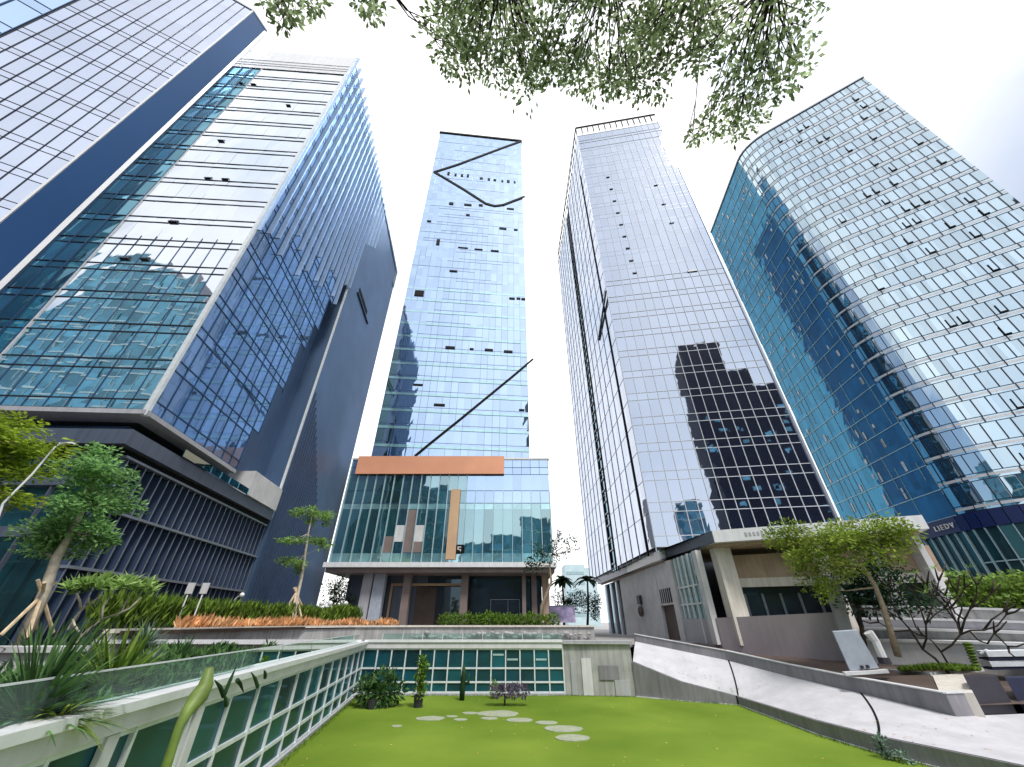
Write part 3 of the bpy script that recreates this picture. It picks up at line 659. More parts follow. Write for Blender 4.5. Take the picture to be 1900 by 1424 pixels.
# podium D
pd = thing('podium_building', 'stone podium with thin white canopy at the foot of the lilac mirror tower', 'building', (22, 45, G))
CN = (18.1, 35.8); CR = (31.7, 29.9); CL = (16.2, 80)
f = MB(); f.prism([CL, CN, CR, (38, 43.2), (36.9, 43.6), (16.9, 46.8), (17.0, 80)], 6.0, 7.0); f.build('canopy', 'white_metal', pd)
f = MB(); f.obox(CL, CN, 5.98, 6.98, .0, .06); f.build('side_fascia', 'slate', pd)  # slate tone paints the shaded side of the white canopy
f = MB(); f.prism([(16.6, 79), (18.4, 36.4), (31.5, 30.6), (37, 43), (17.5, 47)], 5.75, 5.99); f.build('soffit', 'beige', pd)
def lw_(y0, y1, z0, z1, o0, o1, nm, m_):
    f = MB(); f.obox((17.15+.011*(60-y1), y1), (17.15+.011*(60-y0), y0), z0, z1, o0, o1); return f.build(nm, m_, pd)
lw_(50.6, 67, G, 5.74, -.4, .0, 'stone_wall', 'white')
lw_(67.2, 79, G, 5.74, -.4, -.2, 'side_glazing', 'dark_glass')
for y in (68.5, 72, 76): lw_(y, y+.8, G, 5.7, -.2, .1, 'column', 'grey_lt')
lw_(46.4, 50.5, 1.6, 5.74, -.4, -.02, 'louvre_panel', 'white')
f = MB()
for i in range(6): y = 46.7+.62*i; f.obox((17.3, y+.25), (17.3, y), 1.8, 3.2, -.02, .05)
f.build('louvre_slot', 'black', pd)
lw_(46.2, 50.5, G, 1.58, -.6, -.3, 'doorway', 'brown')
lw_(44.8, 46.1, G, 5.74, -.4, .15, 'column', 'white')
lw_(39.6, 44.7, G, 5.74, -.4, -.12, 'bay_glazing', 'c_pod')
f = MB()
for y in (40.4, 41.6, 42.8, 43.9): f.obox((17.34, y+.16), (17.34, y), G, 5.73, -.1, .08)
for z in (1.4, 2.9): f.obox((17.33, 44.6), (17.35, 39.7), z, z+.14, -.1, .03)
f.build('bay_mullion', 'mull_white', pd)
lw_(38.3, 39.2, G, 5.74, -.4, .12, 'column', 'white')
f = MB(); f.box(18.5, 19.9, 36.9, 38.0, G, 5.74); f.build('column', 'cream', pd)
fa, fb = (19.3, 38.2), (33.4, 32.3)
f = MB(); f.prism([(18.2, 47.5), (36, 44.5), (37, 80), (18, 80)], G, 5.7); f.build('core', 'slate', pd)
f = MB(); f.obox(fa, fb, 2.7, 5.2, -.5, .0); f.build('stone_lintel', 'beige', pd)
f = MB(); f.obox(fa, fb, 2.6, 3.3, .003, .12); f.build('lintel_moulding', 'cream', pd)
f = MB(); f.obox(fa, fb, G, 2.68, -1.2, -.9); f.build('entrance_glazing', 'dark_glass', pd)
f = MB()
for i in range(10):
    p = lerp(fa, fb, .08+.09*i); q = lerp(fa, fb, .08+.09*i+.012); f.obox(p, q, G, 2.12, -.9, -.75)
f.build('entrance_mullion', 'mull_grey', pd)
f = MB(); f.obox(lerp(fa, fb, .0), lerp(fa, fb, .06), G, 2.12, -.6, .02); f.build('jamb', 'taupe', pd)
f = MB(); f.box(25.5, 26.4, 34.0, 34.9, G, 5.74); f.build('column', 'cream', pd)
f = MB(); f.box(29.8, 30.7, 33.6, 34.5, G, 5.74); f.build('column', 'white', pd)
f = MB(); f.obox((31.9, 31.2), (36.4, 41.5), G, 6.2, -.4, .0); f.build('end_wall', 'white', pd)
f = MB()
for z in (.4, 2.4, 4.3): f.obox((31.9, 31.2), (36.4, 41.5), z, z+.05, .0, .02)
f.build('end_wall_joint', 'grey', pd)
sc_ = thing('wall_lamp', 'dark wall lamp with a drop shade on the mauve podium wall', 'lamp', (17.0, 57.5, 1.4))
s = MB(); s.box(16.8, 17.12, 57.0, 58.2, 2.0, 3.0); s.build('bracket', 'charcoal', sc_); s = MB(); s.ball((16.9, 57.6, 1.2), .55, 10, 6, (.6, 1, 1.15)); s.build('shade', 'brown', sc_, smooth=True)
f = MB()
for i in range(16):
    p = lerp(CN, CR, .17+.021*i); q = lerp(CN, CR, .17+.021*i+.011); f.obox(p, q, 6.35, 6.65, .004, .03)
f.build('fascia_lettering', 'grey_lt', pd)
# low mauve walls in front of podium D
lwl = thing('low_wall', 'broad mauve stone wall in front of the stone podium entrance', 'wall', (20, 35, G))
s = MB(); s.prism([(17.6, 38.2), (23.6, 31.3), (24.1, 31.7), (18.2, 38.7)], -3.4, [.30, .62, .62, .30]); s.build('wall_face', 'pink', lwl)
s = MB(); s.prism([(16.9, 43.6), (17.58, 38.25), (18.1, 38.6), (17.5, 43.8)], -2.6, .28); s.build('end_wall', 'grey_lt', lwl)
sl_ = MB(); a, b = atR(1528, 1066, 38.5), atR(1552, 1062, 38.5); c, d = atR(1600, 1232, 38.5), atR(1576, 1236, 38.5)
nn = Vector((.25, .5, .1)); sl_.hexa([d, c, c+nn, d+nn, a, b, b+nn, a+nn]); tag(sl_.build('upright_fin', 'grey_lt', None, loc=(25, 30, G)), 'tall pale grey stone fin at the right end of the mauve wall', 'wall')
tp = thing('info_board', 'blue grey upright panel on a small white base beside the planter', 'panel', atR(1604, 1246, 33.5))
a, b, c, d = atR(1546, 1173, 33.6), atR(1591, 1170, 33.6), atR(1631, 1240, 33.5), atR(1578, 1245, 33.5)
nn = Vector((.02, .1, .05)); s = MB(); s.hexa([d, c, c+nn, d+nn, a, b, b+nn, a+nn]); s.build('panel_face', 'panel_blue', tp)
s = MB(); s.beam(d+Vector((-.5, -.1, -.12)), c+Vector((.3, -.1, -.12)), .5, .15); s.build('base', 'white', tp)
s = MB(); s.beam(d.lerp(c, .4)+Vector((0, -.1, .05)), d.lerp(c, .4)+Vector((0, -.1, .2)), .12, .12); s.beam(d.lerp(c, .6)+Vector((0, -.1, .05)), d.lerp(c, .6)+Vector((0, -.1, .2)), .12, .12); s.build('hinge', 'charcoal', tp)
# ================================================================== TOWER E (right)
te = thing('office_tower', 'aqua glass tower with rounded corner and staggered panes, at the right edge', 'building', (66, 48, G))
E0, E1, E2, E3 = (57.6, 68.0), (55.25, 48.0), (59.2, 41.3), (72.75, 31.3)
arc = [(E1[0]*(1-t)**2+2*t*(1-t)*55.0+E2[0]*t*t, E1[1]*(1-t)**2+2*t*(1-t)*44.4+E2[1]*t*t) for t in [i/7 for i in range(1, 7)]]
er = lin(E3, (84.4, 46.2), 14); el = lin(E0, E1, 17); ef = [E1]+arc+[E2]+lin(E2, E3, 14)[1:]
tower_body(te, [(58, 68), (55.7, 48.2), (56.2, 45.4), (59.5, 41.8), (72.6, 32.0), (84, 46), (75, 68)], G, 94.6)
ez = floors(11.2, 95.0, 26, .26)
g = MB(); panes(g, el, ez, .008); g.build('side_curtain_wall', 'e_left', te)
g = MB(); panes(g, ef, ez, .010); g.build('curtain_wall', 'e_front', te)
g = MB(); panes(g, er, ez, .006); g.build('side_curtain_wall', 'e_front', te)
f = MB()
for pts, st in ((ef, 1),):
    for j in range(0, len(ez)-1):
        o_ = R.random()*.5
        for i in range(len(pts)-1):
            if j % 2 == 0 and i % 2: continue
            a = lerp(pts[i], pts[i+1], (.5 if (j//2) % 2 else .0)+o_*.25); b = lerp(pts[i], pts[i+1], (.5 if (j//2) % 2 else .0)+o_*.25+.085)
            f.obox(a, b, ez[j], ez[j+1], -.02, .06)
transoms(f, ef, ez, .075, .05, straight=False); f.build('mullion_grid', 'mull_dark', te)
f = MB()
for j in range(0, len(ez), 2):
    f = MB()
    for a, b in zip(ef, ef[1:]): f.obox(a, b, ez[j]+.3, ez[j]+.62, .0, .02)
    f.build('floor_band', 'white_metal', te)
f = MB()
for j in range(0, len(ez), 2): f.obox(el[0], el[-1], ez[j]-.05, ez[j]+.05, -.02, .09)
for i in range(len(el)):
    z = 11.2
    while z < 93:
        L = R.uniform(2.5, 9)
        if R.random() < .55: f.obox((el[i][0], el[i][1]+.03), (el[i][0], el[i][1]-.03), z, min(z+L, 95), -.02, .07)
        z += L
f.build('side_mullion_grid', 'mull_teal', te)
f = MB()
for k in range(95):      # small white open panes scattered over the blue side
    i = R.randint(0, 15); j = R.randint(1, 50); a = lerp(el[i], el[i+1], .25); b = lerp(el[i], el[i+1], R.choice((.5, .6)))
    f.obox(a, b, ez[j]+.25, ez[j]+R.uniform(.8, 1.9), .02, .07)
f.build('open_pane', 'mull_white', te)['kind'] = 'stuff'
for k in range(60):
    f = MB(); i = R.randint(6, len(ef)-3); j = R.randrange(3, 50, 2); a = ef[i]; b = lerp(ef[i], ef[i+1], .55)
    f.obox(a, b, ez[j]+.02, ez[j]+.22, .03, .18); f.obox(a, lerp(a, b, .18), ez[j]+.222, ez[j]+1.4, .02, .09)
    f.build('vent_window', 'black', te)
f = MB(); transoms(f, ef, [95.2], .4, .2, straight=False); transoms(f, el, [95.2], .4, .2); f.build('roof_coping', 'mull_grey', te)
f = MB(); transoms(f, ef, [10.2], 1.75, .55, straight=False); transoms(f, el, [10.2], 1.75, .55); f.build('sign_band', 'navy', te)
g = MB()
po = []
for pts in (el, ef):
    g2 = pts; panes(g, g2, [G, 3, 6, 9.3], .02, off=.25)
g.build('podium_glazing', 'e_pod', te)
f = MB(); mullions(f, ef, G, 9.3, .09, .5); mullions(f, el, G, 9.3, .09, .5); transoms(f, ef, [5.8], .12, .4, straight=False); f.build('podium_fin', 'mull_teal', te)
# letters on the navy band
def text_part(txt, size, origin, xdir, parent, name, m_, depth=.06):
    cu = bpy.data.curves.new('t', 'FONT'); cu.body = txt; cu.size = size; cu.extrude = depth; cu.space_character = 1.4
    to = bpy.data.objects.new('t', cu); COL.objects.link(to)
    dg = bpy.context.evaluated_depsgraph_get(); me = bpy.data.meshes.new_from_object(to.evaluated_get(dg))
    bpy.data.objects.remove(to)
    x = Vector(xdir).normalized(); z = Vector((0, 0, 1)); n = x.cross(z)
    mb = MB(); mb.v = [Vector(origin)+x*v.co.x+z*v.co.y+n*v.co.z for v in me.vertices]; mb.f = [tuple(p.vertices) for p in me.polygons]
    return mb.build(name, m_, parent)
q = onP(1755, 975, E2, E3); 
# ================================================================== BUILDINGS BEHIND THE VIEWER (seen in the mirror glass)
def back_block(label, x0, x1, y, steps, gm, mm, d=16):
    r = thing('office_block', label, 'building', (x0, y, LZ))
    b = MB(); g = MB(); f = MB()
    for (xa, xb, h) in steps:
        b.box(xa+.2, xb-.2, y-d, y-.3, -4.78, h)
        n = max(2, int((xb-xa)/2.2)); pts = lin((xb, y), (xa, y), n); zs = floors(LZ, h, max(2, int(h/4)), .35)
        panes(g, pts, zs, .02); transoms(f, pts, zs[::2], .35, .12); mullions(f, pts, LZ, h, .12, .1)
    b.build('core', 'slate', r); g.build('curtain_wall', gm, r); f.build('mullion_grid', mm, r)
    return r
back_block('stepped teal glass block behind the viewer, mirrored in the white tower', -112, -64, -30, [(-112, -96, 60), (-96, -79, 76), (-79, -71.2, 72), (-71.2, -64, 64)], 'back_teal', 'mull_teal')
back_block('mid height teal block behind the viewer, mirrored in the central podium', -60, -24, -32, [(-60, -44, 42), (-44, -24, 44)], 'back_teal', 'mull_grey')
back_block('low stepped teal block behind the viewer, mirrored low in the podium', -18, 14, -34, [(-18, -8, 24), (-8, 2, 27), (2, 14, 33)], 'back_teal', 'mull_teal')
back_block('low teal block behind the viewer, mirrored at the foot of the lilac tower', 27, 34, -30, [(27, 34, 31)], 'back_teal', 'mull_teal')
r = thing('office_block', 'stepped charcoal block behind the viewer, mirrored in the lilac tower', 'building', (90, -120, LZ))
b = MB()
for (xa, xb, h) in ((57.5, 81, 151), (81.01, 90, 127), (90.01, 103, 115), (103.01, 130, 103)): b.box(xa, xb, -150, -120, -4.78, h)
b.build('walls', 'back_dark', r)
f = MB()
for k in range(50):
    x = R.uniform(58, 126); z = R.uniform(5, 100); f.box(x, x+3.0, -120.001, -119.9, z, z+2.4)
f.build('window', 'back_teal', r)
# ================================================================== PLANTS
def rv(s=1): return Vector((R.gauss(0, 1), R.gauss(0, 1), R.gauss(0, 1))).normalized()*s
def clump(mb, c, rad, n, L, W=None, flat=0., up=.3):
    c = Vector(c); W = W or L*.5
    for _ in range(n):
        d = rv(); k = R.random()**.45
        p = c+Vector((d.x*rad[0]*k, d.y*rad[1]*k, d.z*rad[2]*k))
        dd = (d+rv(.7)); dd.z = dd.z*(1-flat)
        mb.leaf(p, dd, Vector((R.gauss(0, .5), R.gauss(0, .5), 1)), L*R.uniform(.7, 1.3), W*R.uniform(.7, 1.2))
def blades(mb, c, n, L, W, lo=.1, hi=1.35, droop=.35, a0=0, a1=6.283):
    c = Vector(c)
    for _ in range(n):
        a = R.uniform(a0, a1); e = R.uniform(lo, hi); d = Vector((math.cos(a)*math.cos(e), math.sin(a)*math.cos(e), math.sin(e)))
        x = d.cross(Vector((0, 0, 1))); x = x.normalized() if x.length > .01 else Vector((1, 0, 0)); l = L*R.uniform(.7, 1.15); w = W*R.uniform(.7, 1.2)
        prev = None
        for k in range(5):
            t = k/4; p = c+d*(l*t)-Vector((0, 0, 1))*(droop*l*t*t*math.cos(e)); ww = w*(1-t)**.7*(.5+min(t*4, .5))
            cur = (p-x*ww, p+x*ww)
            if prev: mb.quad(prev[0], prev[1], cur[1], cur[0])
            prev = cur
# --- overhead tree
ot = thing('overhanging_tree', 'leafy tree branches hanging into the top of the view against the sky', 'tree', (3.5, -5.0, LZ))
tk = MB(); lf = MB()
hub = Vector((3.2, -3.6, 6.5))
tk.tube([(3.5, -5, -4.7), (3.4, -4.8, 0), (3.3, -4.2, 4), hub], [.32, .27, .22, .18], 9)
def lowv(u):
    T = [(785, 50), (830, 110), (850, 150), (870, 140), (900, 120), (950, 175), (1000, 178), (1050, 160), (1090, 165), (1128, 190), (1160, 158), (1205, 175), (1240, 135), (1270, 120), (1300, 128), (1330, 110), (1360, 80)]
    for (a, b), (c, d) in zip(T, T[1:]):
        if a <= u <= c: return b+(d-b)*(u-a)/(c-a)
    return 0
cl = []
for k in range(150):
    u = R.uniform(815, 1345); h = lowv(u); v = h-8-R.random()**1.15*(h+70); cl.append((u, v, R.uniform(16, 30), 9.5))
for (u, v, rr) in [(1400, 60, 30), (1430, 30, 34), (1470, 15, 30), (1495, 10, 22), (1450, 70, 30), (1480, 55, 26), (1420, 100, 28), (1395, 120, 24), (1440, 120, 28), (1480, 120, 22), (1490, 108, 18), (1370, 150, 22), (1400, 165, 26), (1430, 160, 26), (1455, 150, 22), (1355, 185, 22), (1385, 200, 24), (1410, 195, 22), (1330, 205, 20), (1350, 225, 22), (1315, 235, 18), (1298, 245, 16), (1375, 230, 18), (1400, 222, 16), (1285, 258, 10), (1360, 250, 12), (1375, 90, 26), (1350, 40, 30), (1380, 15, 30), (1345, 128, 16),
                   (512, 8, 16), (530, 28, 14), (520, 40, 10), (550, 8, 16), (575, 12, 12), (590, 4, 12), (680, 6, 14), (695, 14, 12), (688, 30, 9), (665, 4, 10), (505, -14, 24), (560, -20, 30), (680, -25, 30)]:
    cl.append((u, v, rr, 9.0))
limb = {k: None for k in range(5)}
ends = [ray(540, -40)*9.2, ray(700, -50)*9.3, ray(930, -60)*9.6, ray(1130, -70)*9.4, ray(1290, -60)*9.5, ray(1440, -50)*9.0]
for e in ends:
    m_ = hub.lerp(e, .55)+Vector((0, 0, .7)); tk.tube([hub, m_, e], [.13, .09, .045], 6)
for (u, v, rr, dist) in cl:
    dist = dist+R.uniform(-1.3, 1.3); p = ray(u, v)*dist; s_ = rr/700*dist*1.12
    n = int(22+rr*1.35)
    clump(lf, p, (s_, s_, s_*.8), n, .105, .055)
    e = min(ends, key=lambda q: (q-p).length)
    mid = e.lerp(p, .5)+rv(.15)
    tk.tube([e, mid, p], [.016, .010, .005], 4, False)
    for _ in range(3): tk.tube([mid.lerp(p, .5), p+rv(s_*.8)], [.009, .004], 3, False)
tk.build('trunk', 'bark_dk', ot); lf.build('foliage', 'l_over', ot)
# --- generic tree from pixel clumps
def pix_tree(name, label, base, trunk, tr, clumps, r, lm, tm, dens=1., L=.25, depth=1., flat=.3, limbs=True, shrink=1.):
    t = thing(name, label, 'tree', base)
    tk = MB(); lf = MB(); P = [Vector(base)]+[atR(u, v, r) for u, v in trunk]
    tk.tube(P, tr, 8)
    for (u, v, ru, rv_) in clumps:
        c = atR(u, v, r+R.uniform(-depth, depth)); k = c.length/F*1.05
        sx, sz = ru*k*shrink, rv_*k*shrink
        n = int(dens*60*(sx*sz)/(L*L)*.42)+20
        # several lumps in each clump for an uneven outline
        for q in range(5):
            cc = c+Vector((R.uniform(-.55, .55)*sx, R.uniform(-.5, .5)*sx, R.uniform(-.5, .5)*sz))
            clump(lf, cc, (sx*.58, sx*.58, sz*.62), n//5, L, L*.5, flat)
        if limbs:
            b = min(P[1:], key=lambda q: (q-c).length); tk.tube([b, b.lerp(c, .6)+Vector((0, 0, -.1)), c], [tr[-1]*.8, tr[-1]*.5, tr[-1]*.2], 5)
    tk.build('trunk', tm, t, smooth=True); lf.build('crown', lm, t)
    return t
def stakes(t, top, feet, m_='bamboo', r=.05):
    for f_ in feet:
        s = MB(); top_ = Vector(top); d = (top_-Vector(f_)).normalized(); s.tube([Vector(f_), top_+d*.5], [r, r*.9], 6); s.build('stake', m_, t)
b0 = atR(62, 1172, 19); b0.z = -1.5
t1 = pix_tree('young_tree', 'green cloud shaped tree with timber stakes before the dark podium', b0, [(82, 1100), (105, 1035), (135, 985), (160, 930), (180, 880), (182, 850)], [.16, .14, .12, .10, .08, .06, .04],
    [(180, 842, 26, 18), (195, 872, 42, 18), (145, 880, 42, 15), (225, 885, 22, 14), (160, 905, 34, 16), (215, 915, 42, 18), (170, 945, 45, 20), (120, 940, 30, 20), (235, 942, 26, 12), (75, 985, 28, 26), (118, 985, 34, 26), (165, 985, 32, 24), (192, 990, 28, 24), (75, 1012, 26, 16), (140, 1018, 40, 18), (195, 1010, 18, 14)], 19, 'l_cloud', 'pale', 1.7, .17, .7, .5, True, .74)
ctop = atR(78, 1105, 19)
stakes(t1, ctop, [atR(0, 1180, 18.2), atR(50, 1185, 18.3), atR(98, 1175, 19.4), atR(66, 1168, 20)])
b0 = atR(-90, 1230, 15); b0.z = -1.5
pix_tree('lime_tree', 'lime green layered tree reaching in from the left edge', b0, [(-80, 1120), (-70, 1000), (-60, 880), (-40, 800)], [.2, .17, .14, .1, .06],
    [(20, 790, 42, 14), (5, 805, 40, 12), (40, 822, 52, 15), (75, 832, 34, 9), (0, 830, 40, 18), (20, 858, 52, 16), (45, 872, 38, 10), (10, 880, 36, 10), (15, 925, 38, 13), (48, 922, 22, 6), (-30, 900, 40, 20), (-40, 840, 50, 25)], 15, 'l_lime', 'bark', 1.5, .14, .6, .8, True, .82)
b0 = atR(548, 1150, 43); b0.z = -.4
t3 = pix_tree('young_tree', 'slim young tree with three tiers of leaves and a tripod of stakes', b0, [(552, 1105), (560, 1070), (566, 1030), (572, 990), (578, 960), (580, 948)], [.16, .15, .13, .11, .09, .07, .04],
    [(562, 953, 18, 6), (580, 950, 14, 9), (598, 955, 16, 8), (606, 966, 9, 9), (575, 966, 12, 6), (555, 1003, 24, 5), (585, 1003, 14, 7), (538, 1003, 16, 4), (600, 1011, 12, 7), (530, 1040, 14, 6), (545, 1046, 18, 6), (555, 1055, 8, 8)], 44, 'l_young', 'pale', 1.3, .32, .5, .6)
stakes(t3, atR(549, 1100, 44), [atR(521, 1148, 43.4), atR(541, 1152, 43), atR(560, 1150, 43.6), atR(566, 1138, 45)], 'bamboo', .09)
b0 = atR(1000, 1152, 49); b0.z = -1.2
pix_tree('street_tree', 'sparse young tree with leaning trunk at the right of the glass podium', b0, [(1005, 1125), (1016, 1098), (1023, 1080), (1020, 1050), (1024, 1030)], [.2, .18, .16, .14, .1, .06],
    [(985, 1045, 12, 9), (998, 1052, 13, 9), (1010, 1035, 14, 10), (1000, 1020, 12, 8), (1028, 1010, 10, 10), (1030, 1035, 10, 10), (1038, 1000, 6, 4), (1048, 1008, 6, 4), (1062, 1000, 6, 5), (1055, 1020, 6, 4), (1068, 1018, 5, 3), (1035, 990, 4, 3), (1050, 1030, 6, 4), (980, 1055, 9, 6)], 49, 'l_dark', 'bark', .55, .36, .8, .1)
b0 = atR(1640, 1160, 35); b0.z = -1.7
pix_tree('shade_tree', 'broad olive green tree spreading under the right end of the canopy', b0, [(1640, 1130), (1625, 1090), (1600, 1050), (1580, 1010)], [.17, .15, .12, .10, .07],
    [(1480, 985, 38, 20), (1455, 1005, 28, 24), (1500, 1020, 44, 28), (1545, 990, 40, 24), (1590, 985, 42, 24), (1640, 980, 40, 18), (1655, 990, 26, 20), (1515, 1060, 34, 28), (1535, 1095, 22, 20), (1560, 1045, 26, 24), (1650, 1020, 34, 20), (1610, 1010, 30, 18), (1475, 1045, 22, 18)], 35, 'l_olive', 'bark', 1.0, .25, 1.4, .3, True, .86)
b0 = atR(1590, 1170, 38); b0.z = -1.7
pix_tree('broadleaf_shrub', 'dark green shrub cluster behind the bare branches, under the olive tree', b0, [(1590, 1120)], [.15, .1],
    [(1560, 1080, 26, 22), (1600, 1060, 26, 26), (1630, 1085, 26, 22), (1580, 1110, 28, 16), (1625, 1115, 24, 16), (1545, 1105, 18, 18), (1655, 1060, 18, 20), (1700, 1110, 26, 20), (1670, 1120, 22, 16)], 39, 'l_dark', 'bark_dk', .75, .3, 1.)
# --- frangipani bush (left) and bare tree (right)
def branch_tree(name, label, r, base, segs, rad, leafpts, lm, tm, L, n):
    t = thing(name, label, 'tree', base); tk = MB(); lf = MB()
    for i, sg in enumerate(segs):
        P = [atR(u, v, r+.25*math.sin(i*2.1+k)*min(1, k+ (i > 0))) for k, (u, v) in enumerate(sg)]
        r0, r1 = rad if i == 0 else (rad[0]*.7, rad[1])
        tk.tube(P, [r0+(r1-r0)*k/(len(P)-1) for k in range(len(P))], 6)
    for (u, v) in leafpts:
        c = atR(u+R.uniform(-4, 4), v+R.uniform(-3, 3), r+R.uniform(-.5, .5))
        for k in range(n):
            d = rv(); d.z = abs(d.z)*.6+.1; lf.leaf(c, d, Vector((R.gauss(0, .3), R.gauss(0, .3), 1)), L*R.uniform(.7, 1.2), L*.3)
    tk.build('trunk', tm, t, smooth=True)
    if leafpts: lf.build('crown', lm, t)
    return t
b0 = atR(140, 1195, 17.5)
lp_ = [(u, 1083+abs(u-200)*.10+R.uniform(-6, 14)) for u in range(122, 285, 5) for _ in range(2)]
branch_tree('frangipani', 'flat topped frangipani bush with pale forked branches in the left planter', 17.5, b0,
    [[(140, 1195), (165, 1168), (188, 1150)], [(188, 1150), (215, 1141), (240, 1130), (262, 1108)], [(188, 1150), (192, 1125), (205, 1105)], [(125, 1170), (145, 1138), (165, 1120), (190, 1105)], [(150, 1132), (148, 1115), (142, 1102)], [(150, 1180), (138, 1160), (135, 1150)], [(225, 1138), (232, 1120), (240, 1108)], [(163, 1122), (165, 1108)]],
    (.05, .026), lp_, 'l_frang', 'pale', .36, 8)
rb = 35.2
b0 = atR(1757, 1252, rb)
segs = [[(1762, 1252), (1735, 1222), (1712, 1205), (1690, 1170), (1672, 1150), (1640, 1130), (1600, 1130)], [(1712, 1205), (1719, 1185), (1718, 1158), (1735, 1140), (1752, 1130)], [(1719, 1185), (1700, 1165), (1690, 1140), (1670, 1105)], [(1718, 1160), (1706, 1125), (1695, 1100)],
        [(1760, 1234), (1746, 1210), (1765, 1198), (1782, 1178), (1775, 1155), (1762, 1130), (1755, 1105)], [(1782, 1178), (1800, 1170), (1825, 1170), (1850, 1162), (1868, 1140)], [(1782, 1178), (1790, 1150), (1800, 1130), (1825, 1115), (1840, 1100)], [(1800, 1172), (1815, 1188), (1832, 1195), (1845, 1175)], [(1746, 1210), (1730, 1190), (1712, 1180)], [(1775, 1155), (1748, 1120), (1722, 1098)], [(1762, 1130), (1780, 1110), (1790, 1090)], [(1672, 1150), (1655, 1120), (1648, 1090)], [(1690, 1170), (1660, 1172), (1630, 1155)], [(1755, 1118), (1738, 1098), (1742, 1078)], [(1718, 1158), (1728, 1130), (1730, 1112), (1720, 1085)], [(1825, 1170), (1840, 1150), (1862, 1135)], [(1782, 1178), (1778, 1150), (1785, 1130), (1775, 1100)], [(1845, 1175), (1852, 1182), (1870, 1200)], [(1800, 1130), (1812, 1108), (1812, 1085)], [(1790, 1150), (1772, 1138), (1760, 1112), (1740, 1105)]]
for s_ in list(segs):
    for q_ in range(2):
        (u_, v_) = s_[-1]; (pu, pv) = s_[-2]; an = math.atan2(v_-pv, u_-pu)+R.uniform(.25, .8)*(1 if q_ else -1); l_ = R.uniform(16, 34)
        m1 = (u_+l_*.5*math.cos(an), v_+l_*.5*math.sin(an)-2); m2 = (m1[0]+l_*.5*math.cos(an*.8-.3), m1[1]+l_*.5*math.sin(an*.8-.3)-3); segs.append([s_[-1], m1, m2])
tips = [s_[-1] for s_ in segs if s_[-1][1] < 1120]
branch_tree('bare_frangipani', 'bare branching frangipani with dark forked limbs in the right planter', rb, b0, segs, (.075, .028), tips[::2], 'l_young', 'bark_dk', .4, 4)
# groundcover in right planter
def bed(name, label, cat, poly_fn, n, z, L, lm, up=.5, kind=None, hgt=.3):
    mb = MB()
    for _ in range(n):
        x, y = poly_fn(); p = Vector((x, y, z(x, y) if callable(z) else z)); d = Vector((R.gauss(0, .5), R.gauss(0, .5), up+R.random()))
        mb.leaf(p+Vector((0, 0, R.random()*hgt)), d, rv(), L*R.uniform(.6, 1.3), L*.42)
    c = mb.v[0].copy(); o = mb.build(name, lm, None, loc=c); return tag(o, label, cat, kind=kind)
def inpix(u0, u1, v0, v1, r0, r1):
    def fn():
        p = atR(R.uniform(u0, u1), R.uniform(v0, v1), R.uniform(r0, r1)); return p
    return fn
mb = MB()
for _ in range(2600):
    u = R.uniform(1672, 1818); p = atR(u, 1246-8*math.sin((u-1672)/146*math.pi)*R.random(), R.uniform(35, 36.5)); mb.leaf(p, Vector((R.gauss(0, .6), R.gauss(0, .6), .5+R.random())), rv(), .24*R.uniform(.6, 1.3), .1)
o = mb.build('ground_cover', 'l_hedge', None, loc=atR(1745, 1245, 35)); tag(o, 'short green ground cover filling the right planter box', 'ground cover', kind='stuff')
for (u, v) in ((1795, 1195),):
    mb = MB()
    for k in range(9): mb.ball(atR(u+k*2.2, v+k*5.5, 36), .17-.004*k, 7, 4, (1.6, 1, .5))
    tag(mb.build('potted_plant', 'l_hedge', None, loc=atR(1812, 1245, 36)), 'slim twisted leafy stem at the back right of the planter box', 'plant')
# planter box front block and charcoal panels at the right
pk = thing('planter_box', 'pale corner slab and brown bed of the planter holding the bare frangipani', 'planter', atZ(1744, 1286, -2.8))
def rprism(pix, h):
    m_ = MB(); P = [atR(u, v, r) for u, v, r in pix]; m_.prism([(p.x, p.y) for p in P], [p.z-h for p in P], [p.z for p in P]); return m_
rprism([(1730, 1253, 34.6), (1744, 1286, 30.8), (1806, 1286, 30.9), (1786, 1250, 35.2)], .9).build('corner_slab', 'cream', pk)
rprism([(1490, 1237, 35.6), (1601, 1264, 33.4), (1743, 1287, 30.9), (1729, 1254, 34.6), (1645, 1246, 37.2)], .9).build('soil_bed', 'brown', pk)
s = MB(); P = [atR(1640, 1244, 37.4), atR(1730, 1252, 35), atR(1822, 1242, 37)]; s.beam(P[0], P[1], .2, .16); s.beam(P[1]+Vector((.05, 0, .004)), P[2], .2, .16); s.build('rim', 'white', pk)
for (uv, m_, lab) in (((1824, 1325, 1886, 1322, 1256), 'charcoal', 'charcoal stone block at the end of the grey planter wall'), ((1900, 1321, 1960, 1318, 1258), 'navy_fab', 'navy stone block cut off by the right edge beside the charcoal one')):
    a = atZ(uv[0], uv[1], -3.6); b = atZ(uv[2], uv[3], -3.6); r_ = math.hypot(a.x, a.y); zt = atR(uv[0]-37, uv[4], r_).z; dd = Vector((a.x, a.y, 0)).normalized()
    a -= dd*.25; b -= dd*.25
    s = MB(); s.prism([(a.x, a.y), (b.x, b.y), (b.x+dd.x*1.2, b.y+dd.y*1.2), (a.x+dd.x*1.2, a.y+dd.y*1.2)], -3.65, zt); tag(s.build('stone_block', m_, None, loc=a), lab, 'block')
